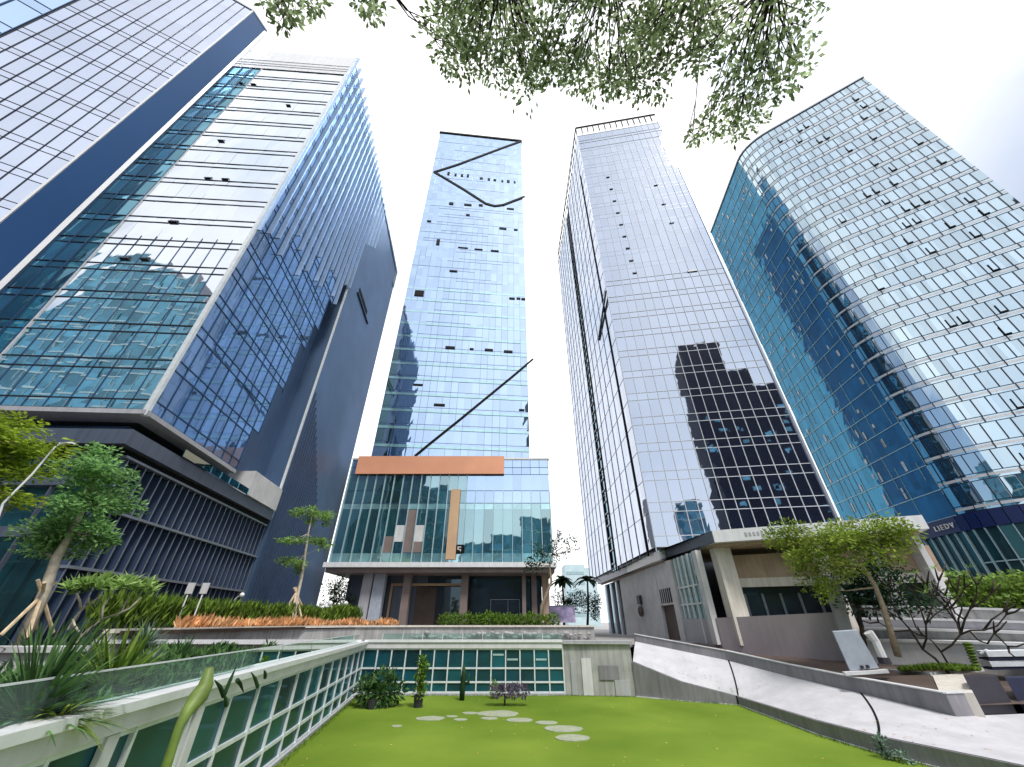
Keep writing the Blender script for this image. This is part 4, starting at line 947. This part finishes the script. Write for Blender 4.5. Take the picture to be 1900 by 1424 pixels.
# striped loungers
lo = thing('striped_lounger', 'white and navy striped cushions stacked beyond the charcoal block', 'lounger', atR(1865, 1245, 37.5))
for k in range(4):
    a = atR(1822+k*3, 1213+k*9, 37.5); b = atR(1920, 1211+k*9, 38.5); s = MB(); s.beam(a, b, .9, .26 if k % 2 == 0 else .1); s.build('cushion' if k % 2 == 0 else 'stripe', 'white_fab' if k % 2 == 0 else 'navy_fab', lo)
s = MB(); s.tube([atR(1820, 1214, 37.3), atR(1832, 1209, 37.3), atR(1842, 1213, 37.3)], [.08, .13, .08], 7); s.build('bolster', 'white_fab', lo)
# white terraces
for i, (r0, v0, v1, m_, lab) in enumerate(((38.8, 1194, 1232, 'white', 'lowest broad white terrace wall behind the bare frangipani'), (41.0, 1172, 1193, 'concrete', 'second terrace wall of pale grey concrete behind the planter'), (43.2, 1152, 1170, 'grey_lt', 'third terrace wall in light grey below the hedge'), (45, 1130, 1150, 'concrete', 'topmost concrete terrace wall carrying the clipped hedge'))):
    P = [atR(u, v0+dv, r0) for u, dv in ((1598, -2), (1660, -2), (1740, 0), (1820, 2), (1900, 5), (1990, 8))]
    s = MB(); c_ = MB()
    for a, b in zip(P, P[1:]):
        s.hexa([(a.x, a.y, -3.6), (b.x, b.y, -3.6), (b.x*1.05, b.y*1.05, -3.6), (a.x*1.05, a.y*1.05, -3.6), (a.x, a.y, a.z), (b.x, b.y, b.z), (b.x*1.05, b.y*1.05, b.z), (a.x*1.05, a.y*1.05, a.z)])
        c_.hexa([(a.x*.997, a.y*.997, a.z+.004), (b.x*.997, b.y*.997, b.z+.004), (b.x*1.05, b.y*1.05, b.z+.004), (a.x*1.05, a.y*1.05, a.z+.004), (a.x*.997, a.y*.997, a.z+.14), (b.x*.997, b.y*.997, b.z+.14), (b.x*1.05, b.y*1.05, b.z+.14), (a.x*1.05, a.y*1.05, a.z+.14)])
    t = thing('terrace_wall', lab, 'wall', (P[2].x, P[2].y, -3.6)); s.build('wall_face', m_, t); c_.build('coping', 'white', t)
# white figure-like bollard on the lowest terrace
bo = thing('garden_light', 'small white garden light with dark base beside the upright blue grey panel', 'lamp', atR(1640, 1228, 34)); s = MB(); p = atR(1640, 1226, 34); s.tube([p, p+Vector((0, 0, .9)), p+Vector((-.2, 0, 1.35))], [.22, .2, .26], 8); s.build('post', 'white', bo); s = MB(); s.tube([p+Vector((0, -.02, -.15)), p+Vector((0, -.02, .15))], [.3, .28], 8); s.build('base', 'charcoal', bo)
# --- hedges
def hedge(name, label, path, r, zb, zt, lm, n, L, depth=1.2, spiky=False):
    mb = MB()
    for _ in range(n):
        t = R.random()*(len(path)-1); k = int(t); t -= k
        x = path[k][0]+(path[k+1][0]-path[k][0])*t; y = path[k][1]+(path[k+1][1]-path[k][1])*t; h = zt*(1+.12*math.sin(x*1.7)+.1*math.sin(x*4.1))
        p = Vector((x+R.uniform(-.3, .3), y+R.uniform(-.5, .5)*depth, zb+(h-zb)*R.random()**.8))
        d = Vector((R.gauss(0, .25 if spiky else .7), R.gauss(0, .4), 1 if spiky else R.uniform(-.2, 1)))
        mb.leaf(p, d, Vector((R.gauss(0, .4), -1, .5)), L*R.uniform(.6, 1.4), L*(.22 if spiky else .55))
    return tag(mb.build(name, lm, None, loc=(path[0][0], path[0][1], zb)), label, 'hedge')
h0 = [Vector(p) for p in ((-19.9, 21, 0), (-20.2, 28, 0), (-19.9, 36, 0), (-18.8, 44, 0), (-17, 49, 0))]
hedge('grass_hedge', 'tall dark green grassy hedge below the louvred podium', [(p.x, p.y) for p in h0], 0, -.5, .95, 'l_hedge', 5600, .6, 1.2, True)
h1 = [atR(u, 1120, r) for u, r in ((1715, 47), (1790, 47.5), (1850, 48), (1910, 48.5), (1990, 49))]
hedge('clipped_hedge', 'clipped bright green hedge on top of the right terraces', [(p.x, p.y) for p in h1], 0, .4, 2.8, 'l_hedge', 4200, .34, 3)
# orange croton bed
mb = MB()
for _ in range(3000):
    t = 1+R.random()**.8*3.55; k = int(t); q = FE[k].lerp(FE[k+1], t-k)*(1.015+R.random()*.05); x, y = q.x, q.y; p = Vector((x, y, -.4+R.random()*.25)); d = Vector((R.gauss(0, .4), R.gauss(0, .3), .9)); mb.leaf(p, d, Vector((R.gauss(0, .4), -1, .3)), R.uniform(.25, .62)*(1.0+.3*math.sin(x*2.3)), .14)
tag(mb.build('croton_bed', 'l_crot', None, loc=(-20, 44.5, -.4)), 'bed of orange croton leaves along the far planter', 'ground cover', kind='stuff')
# round shrubs in front of the podium
first = None
for i in range(11):
    x = -7.0+1.13*i
    if first is None:
        first = thing('round_shrub', '', 'shrub', (x, 46.6, -.4), 'row of round shrubs in the far planter')
        mb = MB(); clump(mb, (x, 46.6, .15), (.8, .8, .62), 380, .26, .13); mb.build('foliage', 'l_shrub', first)
        mb = MB(); mb.tube([(x, 46.6, -.4), (x, 46.6, .1)], [.07, .04], 6); mb.build('stem', 'bark_dk', first); o = first
    else: o = dup(first, (x, 46.6+R.uniform(-.2, .2), -.4), R.uniform(0, 6), R.uniform(.85, 1.12))
    o['label'] = 'round bright green shrub in the row before the dark podium lobby'
# spiky plants left
def spiky(label, base, n, L, W, lm, name='fan_palm', **kw):
    t = thing(name, label, 'plant', base); mb = MB(); blades(mb, Vector(base)+Vector((0, 0, .25)), n, L, W, **kw); mb.build('frond', lm, t)
    s = MB(); s.tube([base, Vector(base)+Vector((0, 0, .35))], [.14, .1], 8); s.build('stem', 'bark_dk', t); return t
p = atR(62, 1312, 11.2); spiky('large spiky palm nearest the left edge above the white rim', (p.x, p.y, -1.62), 170, 1.5, .055, 'l_palm', droop=.25)
p = atR(205, 1275, 14.0); spiky('smaller bright fan palm right of the large spiky palm', (p.x, p.y, -1.6), 90, 1.45, .08, 'l_hedge', lo=.35, droop=.15)
p = atR(75, 1215, 17.0); spiky('dark leafy rosette behind the large spiky palm', (p.x, p.y, -1.4), 110, 1.5, .08, 'l_palm')
p = atR(135, 1205, 18.0); spiky('grey green rosette below the frangipani bush', (p.x, p.y, -1.5), 100, 1.6, .08, 'l_grey')
p = atR(185, 1208, 20.0); spiky('yellow green drooping fern beside the thin end of the white rim beam', (p.x, p.y, -1.4), 120, 1.3, .04, 'l_shrub', name='fern', droop=.8)
p = atR(275, 1180, 27.0); spiky('pale grey green shrub at the left end of the orange bed', (p.x, p.y, -1.3), 150, 1.4, .06, 'l_grey', name='shrub')
p = atR(265, 1262, 17.5); spiky('low teal green leaves behind the glass end post', (p.x, p.y, -1.6), 80, 1.0, .06, 'l_grey', name='shrub')
p = atR(330, 1235, 22); spiky('dim green ferns in the shade under the white rim beam', (p.x, p.y, -1.6), 90, 1.1, .05, 'l_palm', name='fern')
p = atR(110, 1330, 11.0); spiky('tangle of thin arching leaves low on the rim of the left wing', (p.x, p.y, -1.6), 70, .95, .03, 'l_olive', name='grass_clump', lo=-.05, hi=.7)
p = atR(20, 1165, 22); spiky('low dark shrub at the foot of the tree stakes', (p.x, p.y, -1.5), 110, .8, .06, 'l_dark', name='shrub')
p = atR(115, 1165, 21); spiky('low green shrub between the stakes and the frangipani', (p.x, p.y, -1.5), 120, .9, .06, 'l_hedge', name='shrub')
mb = MB()
for _ in range(5200):
    y = 7.5+R.random()**.7*15; x0 = wl(y)[0]-.55; x = x0-R.random()**1.3*(2.5+.25*(y-7)); d = Vector((R.gauss(0, .6), R.gauss(0, .6), .4+R.random()))
    h_ = (.25+.35*abs(math.sin(x*1.3+y*.9)))*min(1, .35+(x0-x)*.35); mb.leaf(Vector((x, y, -1.56+R.random()*h_)), d, rv(), R.uniform(.16, .42), .11)
tag(mb.build('planting', 'l_palm', None, loc=(-11, 14, -1.56)), 'mixed green ground planting filling the bed behind the left balustrade', 'ground cover', kind='stuff')
# white planter block left edge
s = MB(); p = atR(20, 1195, 16.5); s.box(p.x-4, p.x+1.3, p.y, p.y+.4, -1.6, -.62); s.box(p.x-4, p.x+1.5, p.y-.1, p.y+.5, -.616, -.5); tag(s.build('garden_wall', 'white', None, loc=(p.x, p.y, -1.6)), 'short white garden wall at the left edge behind the palms', 'wall')
# palms and shrubs in the gap right of podium C
def palm(label, u, vtop, r, lean):
    b = atR(u+lean, 1150, r); b.z = G; top = atR(u, vtop, r)
    t = thing('palm_tree', label, 'tree', b, 'palms in the gap beside the podium'); s = MB(); s.tube([b, b.lerp(top, .5)+Vector((.15, 0, 0)), top], [.22, .17, .13], 7); s.build('trunk', 'bark_dk', t)
    mb = MB()
    for k in range(15):
        a = k/15*6.283+R.uniform(-.2, .2); e = R.uniform(.1, 1.1); d0 = Vector((math.cos(a)*math.cos(e), math.sin(a)*math.cos(e), math.sin(e))); L = R.uniform(2.1, 2.8)
        x = d0.cross(Vector((0, 0, 1))).normalized(); pr = None
        for q in range(6):
            tt = q/5; pp = top+d0*L*tt-Vector((0, 0, 1))*1.3*tt*tt*L*.5; w = .42*math.sin(math.pi*(.12+.86*tt))
            cu = (pp-x*w-Vector((0, 0, .12)), pp, pp+x*w-Vector((0, 0, .12)))
            if pr: mb.quad(pr[0], pr[1], cu[1], cu[0]); mb.quad(pr[1], pr[2], cu[2], cu[1])
            pr = cu
    mb.build('crown', 'l_dark', t)
palm('left palm of the pair beside the violet poster', 1043, 1078, 68, 2)
palm('right palm of the pair, nearest the stone podium', 1090, 1076, 70, -3)
for (label, lst, r, lm) in (('dark bushes behind the violet poster', [(1035, 1115, 14, 16), (1060, 1118, 16, 14), (1085, 1112, 16, 18), (1105, 1118, 12, 18), (1100, 1140, 10, 10), (1070, 1105, 14, 12)], 72, 'l_dark'),
                            ('green bushes behind the left corner of the glass podium', [(620, 1085, 14, 16), (640, 1090, 16, 14), (632, 1112, 22, 18), (650, 1120, 12, 14), (615, 1115, 10, 18)], 64, 'l_palm')):
    b = atR(lst[0][0], 1150, r); b.z = G; pix_tree('bush', label, b, [(lst[0][0], 1130)], [.15, .1], lst, r, lm, 'bark_dk', .7, .4, 1.5)
fb_ = thing('far_building', 'pale cyan building far behind the palms', 'building', atR(1072, 1080, 190)); q = atR(1072, 1048, 190)
s = MB(); s.box(q.x-6, q.x+3, q.y, q.y+12, G, q.z); s.build('wall', 'far', fb_); s = MB(); s.box(q.x+3.01, q.x+8, q.y+1, q.y+12, G, q.z-1.2); s.build('wing', 'far', fb_)
s = MB()
for k in range(5): s.box(q.x-5.5, q.x+2.5, q.y-.1, q.y-.02, 2+4*k, 3.2+4*k)
s.build('window', 'mull_teal', fb_)
po_ = thing('poster_board', 'violet and blue printed poster board beside the right end of the podium', 'sign', atR(1049, 1150, 52))
a = atR(1019, 1150, 52); b = atR(1068, 1150, 52); zt = atR(1045, 1126, 52).z; s = MB(); s.obox((a.x, a.y), (b.x, b.y), a.z-.3, zt, -.06, .06); s.build('board', 'poster', po_)
s = MB(); s.obox((a.x, a.y), (b.x, b.y), zt+.002, zt+.1, -.08, .08); s.build('frame', 'mull_grey', po_)
# white globe lamps near podium C left and curved pole
first = None
for u, v in ((597, 1120), (612, 1124), (641, 1123)):
    p = atR(u, v, 55)
    if first is None:
        first = thing('garden_lamp', '', 'lamp', (p.x, p.y, G), 'white garden lamps by the podium'); s = MB(); s.ball((p.x, p.y, p.z), .28); s.build('globe', 'lamp', first, smooth=True); s = MB(); s.tube([(p.x, p.y, G), (p.x, p.y, p.z-.25)], [.05, .05], 6); s.build('post', 'mull_dark', first); o = first
    else: o = dup(first, (p.x, p.y, G))
    o['label'] = 'white globe lamp on a thin post between the navy wall and the podium'
ll = thing('lamp_post', 'thin white lamp pole with bent tip crossing the lime tree', 'lamp', atR(-18, 985, 14)); pts = [atR(-60, 1130, 14), atR(5, 935, 14), atR(60, 880, 14), atR(88, 846, 14), atR(102, 830, 14), atR(112, 824, 14)]
s = MB(); s.tube([Vector((pts[0].x, pts[0].y, G))]+pts, [.026, .026, .022, .02, .018, .016, .014], 7); s.build('pole', 'white_metal', ll)
s = MB(); s.beam(pts[-1], pts[-1]+Vector((.28, .03, .03)), .09, .04); s.build('lamp_head', 'lamp', ll)
# white boxes on the louvred podium
first = None
for u in (353, 380):
    p = atR(u, 1092, 33.0); s = MB(); s.box(p.x-.2, p.x+.2, p.y-.05, p.y+.05, p.z-.3, p.z+.3)
    pl = MB(); pl.tube([(p.x, p.y, G), (p.x, p.y, p.z-.35)], [.04, .04], 6)
    t = thing('display_board', 'white upright display board on a post behind the grassy hedge', 'sign', (p.x, p.y, G), 'white display boards'); s.build('board', 'white', t); pl.build('post', 'white_metal', t)
lp2 = thing('lamp_post', 'short curved white lamp post behind the grassy hedge', 'lamp', atR(428, 1130, 40)); p = atR(430, 1125, 40); s = MB(); s.tube([(p.x, p.y, G), p, p+Vector((.1, 0, .5)), p+Vector((.4, 0, .75))], [.05]*4, 6); s.build('pole', 'white_metal', lp2); s = MB(); s.ball(p+Vector((.5, 0, .75)), .18); s.build('lamp_head', 'lamp', lp2)
# --- courtyard plants
p = atZ(698, 1312, LZ); t = thing('bush', 'leafy green bush in the far left corner of the lawn', 'shrub', p); mb = MB()
for q in ((-.9, .4, .9), (.1, .3, 1.3), (.9, .2, .8), (.3, -.2, .6), (-.5, -.1, .6)): clump(mb, p+Vector(q), (.75, .6, .6), 240, .42, .14)
mb.build('foliage', 'l_palm', t); s = MB(); s.tube([p, p+Vector((0, .1, .7))], [.1, .06], 6); s.build('stem', 'bark_dk', t)
s = MB(); s.tube([p+Vector((-.1, -.7, 0)), p+Vector((-.1, -.7, .45))], [.24, .3], 10); s.build('pot', 'charcoal', t)
p = atZ(775, 1313, LZ); t = thing('potted_topiary', 'slim upright topiary in a dark pot before the glazed block', 'plant', p); s = MB(); s.tube([p, p+Vector((0, 0, .6))], [.26, .32], 10); s.build('pot', 'charcoal', t); mb = MB()
for k in range(6): clump(mb, p+Vector((.1*math.sin(k*2), 0, .7+.33*k)), (.36-.03*k, .36-.03*k, .3), 110, .24, .12)
mb.build('foliage', 'l_shrub', t)
p = atZ(857, 1300, LZ); t = thing('cactus', 'tall dark cactus column against the glazed block', 'plant', p); s = MB(); s.tube([p, p+Vector((0, 0, .7)), p+Vector((.04, 0, 1.5)), p+Vector((0, 0, 1.95))], [.17, .2, .18, .08], 9); s.build('stem', 'l_dark', t, smooth=True); s = MB(); s.tube([p+Vector((.1, -.05, .9)), p+Vector((.4, -.05, 1.0)), p+Vector((.42, -.05, 1.5))], [.09, .09, .06], 7); s.build('arm', 'l_dark', t, smooth=True)
p = atZ(945, 1310, LZ); t = thing('purple_shrub', 'grey purple shrub on a short stem at the edge of the lawn', 'shrub', p); mb = MB()
for q in (-.9, -.3, .3, .85): clump(mb, p+Vector((q, 0, .75)), (.45, .4, .34), 170, .2, .1)
mb.build('foliage', 'l_purple', t); s = MB(); s.tube([p+Vector((-.3, 0, 0)), p+Vector((-.3, 0, .6))], [.06, .05], 6); s.build('stem', 'bark_dk', t)
p = atZ(917, 1296, LZ); mb = MB(); clump(mb, p+Vector((0, 0, .5)), (.3, .3, .5), 110, .22, .1); tag(mb.build('shrub', 'l_young', None, loc=p), 'little light green shrub left of the purple shrub', 'shrub')
p = Vector((15.1, 20.6, LZ)); t = thing('creeper', 'small grey green creeper at the foot of the path joint', 'plant', p); mb = MB(); clump(mb, p+Vector((-.15, 0, .35)), (.22, .3, .4), 130, .16, .09); clump(mb, p+Vector((.15, -.5, .15)), (.2, .3, .2), 80, .16, .09); mb.build('foliage', 'l_grey', t)
# tall bottle shaped stem and spikes before the left wing
def wp(u, v): q = onP(u, v, (WL0[0]+1.0, WL0[1]), (WL1[0]+1.0, WL1[1])); return q
t = thing('bottle_tree', 'tall bottle shaped green stem rising in front of the left wing', 'plant', (wp(318, 1440).x, wp(318, 1440).y, LZ))
P = [wp(306, 1430), wp(320, 1387), wp(334, 1345), wp(350, 1318), wp(368, 1294), wp(382, 1270), wp(389, 1240)]
s = MB(); s.tube([Vector((P[0].x, P[0].y, LZ))]+P, [.10, .09, .08, .08, .12, .18, .14, .07], 12); s.build('stem', 'stalk', t, smooth=True)
s = MB()
for (u0, v0, u1, v1) in ((415, 1292, 438, 1238), (415, 1292, 398, 1262), (440, 1262, 452, 1285), (478, 1275, 466, 1248), (420, 1310, 415, 1290), (492, 1258, 490, 1244)):
    a, b = wp(u0, v0), wp(u1, v1); s.tube([a, a.lerp(b, .5)+Vector((0, 0, .03)), b], [.05, .04, .01], 5)
s.build('spike', 'l_dark', t)
mb = MB()
for _ in range(2600):
    e = R.random()
    if e < .35: y = R.uniform(17, 35.5); x = wl(y)[0]+.2+R.random()**2*.25
    elif e < .7: x = R.uniform(-11.2, 9); y = 35.7-R.random()**2*.3-(max(0, x-4)*.12)
    else:
        t = R.uniform(1.5, 5.4); i = int(t); q = Vector(LP[i]).lerp(Vector(LP[i+1]), t-i); x, y = q.x-.25-R.random()**2*.25, q.y-.03
    mb.leaf(Vector((x, y, LZ)), Vector((R.gauss(0, .35), R.gauss(0, .35), 1)), rv(), R.uniform(.06, .17), .025)
tag(mb.build('edge_grass', 'l_hedge', None, loc=(0, 30, LZ)), 'uncut grass blades along the edges of the lawn', 'grass', kind='stuff')
mb = MB()
for _ in range(160):
    if R.random() < .45:
        y = R.uniform(19, 35); q = Vector((R.uniform(wl(y)[0]+.3, 14), y, LZ+.015))
    else: q = psurf(R.uniform(1.2, 5.5), R.random()**1.6*.95+.02)+Vector((0, 0, .015))
    a_ = R.uniform(0, 6.28); mb.leaf(q, Vector((math.cos(a_), math.sin(a_), .08)), Vector((0, 0, 1)), R.uniform(.08, .16), .06)
tag(mb.build('fallen_leaves', 'l_crot', None, loc=(5, 28, LZ)), 'fallen leaves scattered over the lawn and the white path', 'leaves', kind='stuff')
# stepping stones
first = None
for i, (u, v, w, lab) in enumerate(((799, 1334, 62, 'wide oval stone at the left of the stepping stone arc'), (854, 1336, 30, 'small stone right of the leftmost wide oval'), (872, 1324, 34, 'thin stone at the back left of the arc'), (925, 1325, 90, 'longest pale stone at the back of the arc'), (908, 1334, 36, 'grey stone below the longest pale stone'), (965, 1337, 58, 'pale stone right of the grey one, middle of the arc'), (1014, 1342, 48, 'narrow stone between the middle and the last two large stones'), (1045, 1353, 84, 'large grey oval stone second from the right end of the arc'), (1062, 1370, 76, 'palest oval stone at the near right end of the arc'), (736, 1348, 24, 'tiny stone alone on the lawn left of the arc'), (838, 1330, 26, 'slim stone wedged between the oval and the long stone'))):
    p = atZ(u, v, LZ); k = w/2/F*(p.dot(FW))*.86
    s = MB(); poly = [(p.x+k*math.cos(a)*(1+.06*R.uniform(-1, 1)), p.y+k*.72*math.sin(a)*(1+.08*R.uniform(-1, 1))) for a in [x*2*math.pi/18 for x in range(18)]]
    s.prism(poly, LZ-.02, LZ+.025); o = s.build('stepping_stone', 'stone', None, loc=(p.x, p.y, LZ)); tag(o, lab, 'stone', 'stepping stones across the lawn')
# lettering on E's band
na = norm2(E2, E3); q = onP(1752, 972, E2, E3)
fi = min(range(len(ef)-1), key=lambda i: (Vector(ef[i])-Vector((q.x, q.y))).length)
xd = Vector((ef[fi+1][0]-ef[fi][0], ef[fi+1][1]-ef[fi][1], 0)).normalized(); nrm = Vector((xd.y, -xd.x, 0))
tl = Vector((E1[0]-E0[0], E1[1]-E0[1], 0)).normalized(); qq = lerp(E0, E1, (68-51.3)/20)
text_part('LIEDV', .85, Vector((qq[0], qq[1], 9.9))+Vector((tl.y, -tl.x, 0))*.62, tl, te, 'sign_lettering', 'lamp')
# ================================================================== WORLD, SUN, CAMERA
W = bpy.data.worlds.new('World'); S.world = W; W.use_nodes = True; nt = W.node_tree; nt.nodes.clear()
out = nt.nodes.new('ShaderNodeOutputWorld')
sky = nt.nodes.new('ShaderNodeTexSky'); sky.sky_type = 'NISHITA'; sky.sun_disc = False; EL, AZ = math.radians(58), math.radians(150)
sky.sun_elevation = EL; sky.sun_rotation = AZ
b1 = nt.nodes.new('ShaderNodeBackground'); b1.inputs['Strength'].default_value = .10; nt.links.new(sky.outputs[0], b1.inputs['Color'])
tcn = nt.nodes.new('ShaderNodeTexCoord')
no = nt.nodes.new('ShaderNodeTexNoise'); no.inputs['Scale'].default_value = 1.6; no.inputs['Detail'].default_value = 7; no.inputs['Roughness'].default_value = .55
nt.links.new(tcn.outputs['Generated'], no.inputs['Vector'])
sx = nt.nodes.new('ShaderNodeSeparateXYZ'); nt.links.new(tcn.outputs['Generated'], sx.inputs[0])
def mth(op, a, b=None):
    n = nt.nodes.new('ShaderNodeMath'); n.operation = op
    for i, x in enumerate((a, b)):
        if x is None: continue
        if isinstance(x, (int, float)): n.inputs[i].default_value = x
        else: nt.links.new(x, n.inputs[i])
    return n.outputs[0]
ax = mth('ABSOLUTE', sx.outputs['X'])
def smooth(x, lo, hi):
    n = nt.nodes.new('ShaderNodeMapRange'); n.interpolation_type = 'SMOOTHSTEP'; n.inputs['From Min'].default_value = lo; n.inputs['From Max'].default_value = hi; nt.links.new(x, n.inputs['Value']); return n.outputs[0]
side = smooth(ax, .50, .92)                       # clearer, bluer sky towards both sides
back = smooth(mth('MULTIPLY', sx.outputs['Y'], -1.0), .0, .6)
blue = mth('ADD', mth('MULTIPLY', side, .75), mth('MULTIPLY', back, .30))
nz = smooth(no.outputs['Fac'], .38, .62)
clear = mth('MULTIPLY', blue, mth('SUBTRACT', 1.25, mth('MULTIPLY', nz, .75)))
clear = mth('MINIMUM', clear, .92)
cover = mth('SUBTRACT', 1.0, clear)
cc = nt.nodes.new('ShaderNodeMix'); cc.data_type = 'RGBA'; cc.inputs['A'].default_value = (.70, .78, .88, 1); cc.inputs['B'].default_value = (1.0, 1.0, 1.0, 1)
no2 = nt.nodes.new('ShaderNodeTexNoise'); no2.inputs['Scale'].default_value = 2.6; no2.inputs['Detail'].default_value = 5; nt.links.new(tcn.outputs['Generated'], no2.inputs['Vector'])
nt.links.new(smooth(no2.outputs['Fac'], .28, .52), cc.inputs['Factor'])
b2 = nt.nodes.new('ShaderNodeBackground'); b2.inputs['Strength'].default_value = 1.0; nt.links.new(cc.outputs['Result'], b2.inputs['Color'])
mx = nt.nodes.new('ShaderNodeMixShader'); nt.links.new(cover, mx.inputs[0]); nt.links.new(b1.outputs[0], mx.inputs[1]); nt.links.new(b2.outputs[0], mx.inputs[2])
nt.links.new(mx.outputs[0], out.inputs['Surface'])
L = bpy.data.lights.new('sun', 'SUN'); L.energy = 1.9; L.angle = math.radians(10); L.color = (1, .96, .9)
lo_ = bpy.data.objects.new('sun', L); COL.objects.link(lo_)
sd = Vector((math.sin(AZ)*math.cos(EL), math.cos(AZ)*math.cos(EL), math.sin(EL)))
lo_.rotation_euler = sd.to_track_quat('Z', 'Y').to_euler()
cam = bpy.data.cameras.new('camera'); cam.sensor_width = 36; cam.lens = F/1900*36; cam.clip_end = 4000; cam.clip_start = .05
co = bpy.data.objects.new('camera', cam); COL.objects.link(co); co.location = (0, 0, 0); co.rotation_euler = (math.radians(90)+TH, 0, 0)
S.camera = co
def nest(top, part, subs):
    """hang sub-parts under the part they belong to"""
    nm = lambda o: o.name.split('.')[0]
    for o in [o for o in bpy.data.objects if o.parent is None and nm(o) == top]:
        ps = [c for c in o.children if nm(c) == part]
        if ps:
            for c in [c for c in o.children if nm(c) in subs]: c.parent = ps[0]
for T_ in ('office_tower', 'podium_building', 'glazed_wing', 'office_block', 'far_building'):
    nest(T_, 'sign_band', ('sign_lettering',)); nest(T_, 'canopy', ('fascia_lettering', 'side_fascia', 'soffit')); nest(T_, 'stone_lintel', ('lintel_moulding',))
    nest(T_, 'entrance_glazing', ('entrance_mullion', 'jamb')); nest(T_, 'bay_glazing', ('bay_mullion',)); nest(T_, 'louvre_panel', ('louvre_slot',)); nest(T_, 'end_wall', ('end_wall_joint', 'edge_trim'))
    nest(T_, 'recessed_strip', ('strip_rung',)); nest(T_, 'slot_back_wall', ('slot_window', 'slot_edge_trim', 'slot_side_wall')); nest(T_, 'side_curtain_wall', ('side_mullion_grid', 'open_pane', 'vertical_fin')); nest(T_, 'side_wall', ('wall_rib', 'wall_slit'))
    nest(T_, 'curtain_wall', ('vent_window', 'mullion', 'mullion_grid', 'transom', 'fine_joint')); nest(T_, 'window_wall', ('window_frame', 'glimpse_strip')); nest(T_, 'vertical_louvre', ('louvre_edge',)); nest(T_, 'side_glazing', ('side_mullion',))
    nest(T_, 'front_glazing', ('front_mullion',)); nest(T_, 'podium_glazing', ('podium_fin',)); nest(T_, 'wall', ('window',)); nest(T_, 'walls', ('window',)); nest(T_, 'lobby_glazing', ('lobby_door', 'door_frame', 'lobby_screen'))
nest('lamp_post', 'pole', ('lamp_head',)); nest('sign', 'board', ('emblem',)); nest('info_board', 'panel_face', ('hinge',)); nest('wall_lamp', 'bracket', ('shade',))
for o in bpy.data.objects:
    if '_o' in o: del o['_o']
S.view_settings.view_transform = 'Standard'; S.view_settings.look = 'None'; S.view_settings.exposure = .68; S.view_settings.gamma = 1
S.render.engine = 'CYCLES'; S.cycles.max_bounces = 6; S.cycles.glossy_bounces = 4; S.cycles.diffuse_bounces = 3; S.cycles.transparent_max_bounces = 8
S.cycles.use_denoising = True; S.cycles.caustics_reflective = False; S.cycles.caustics_refractive = False
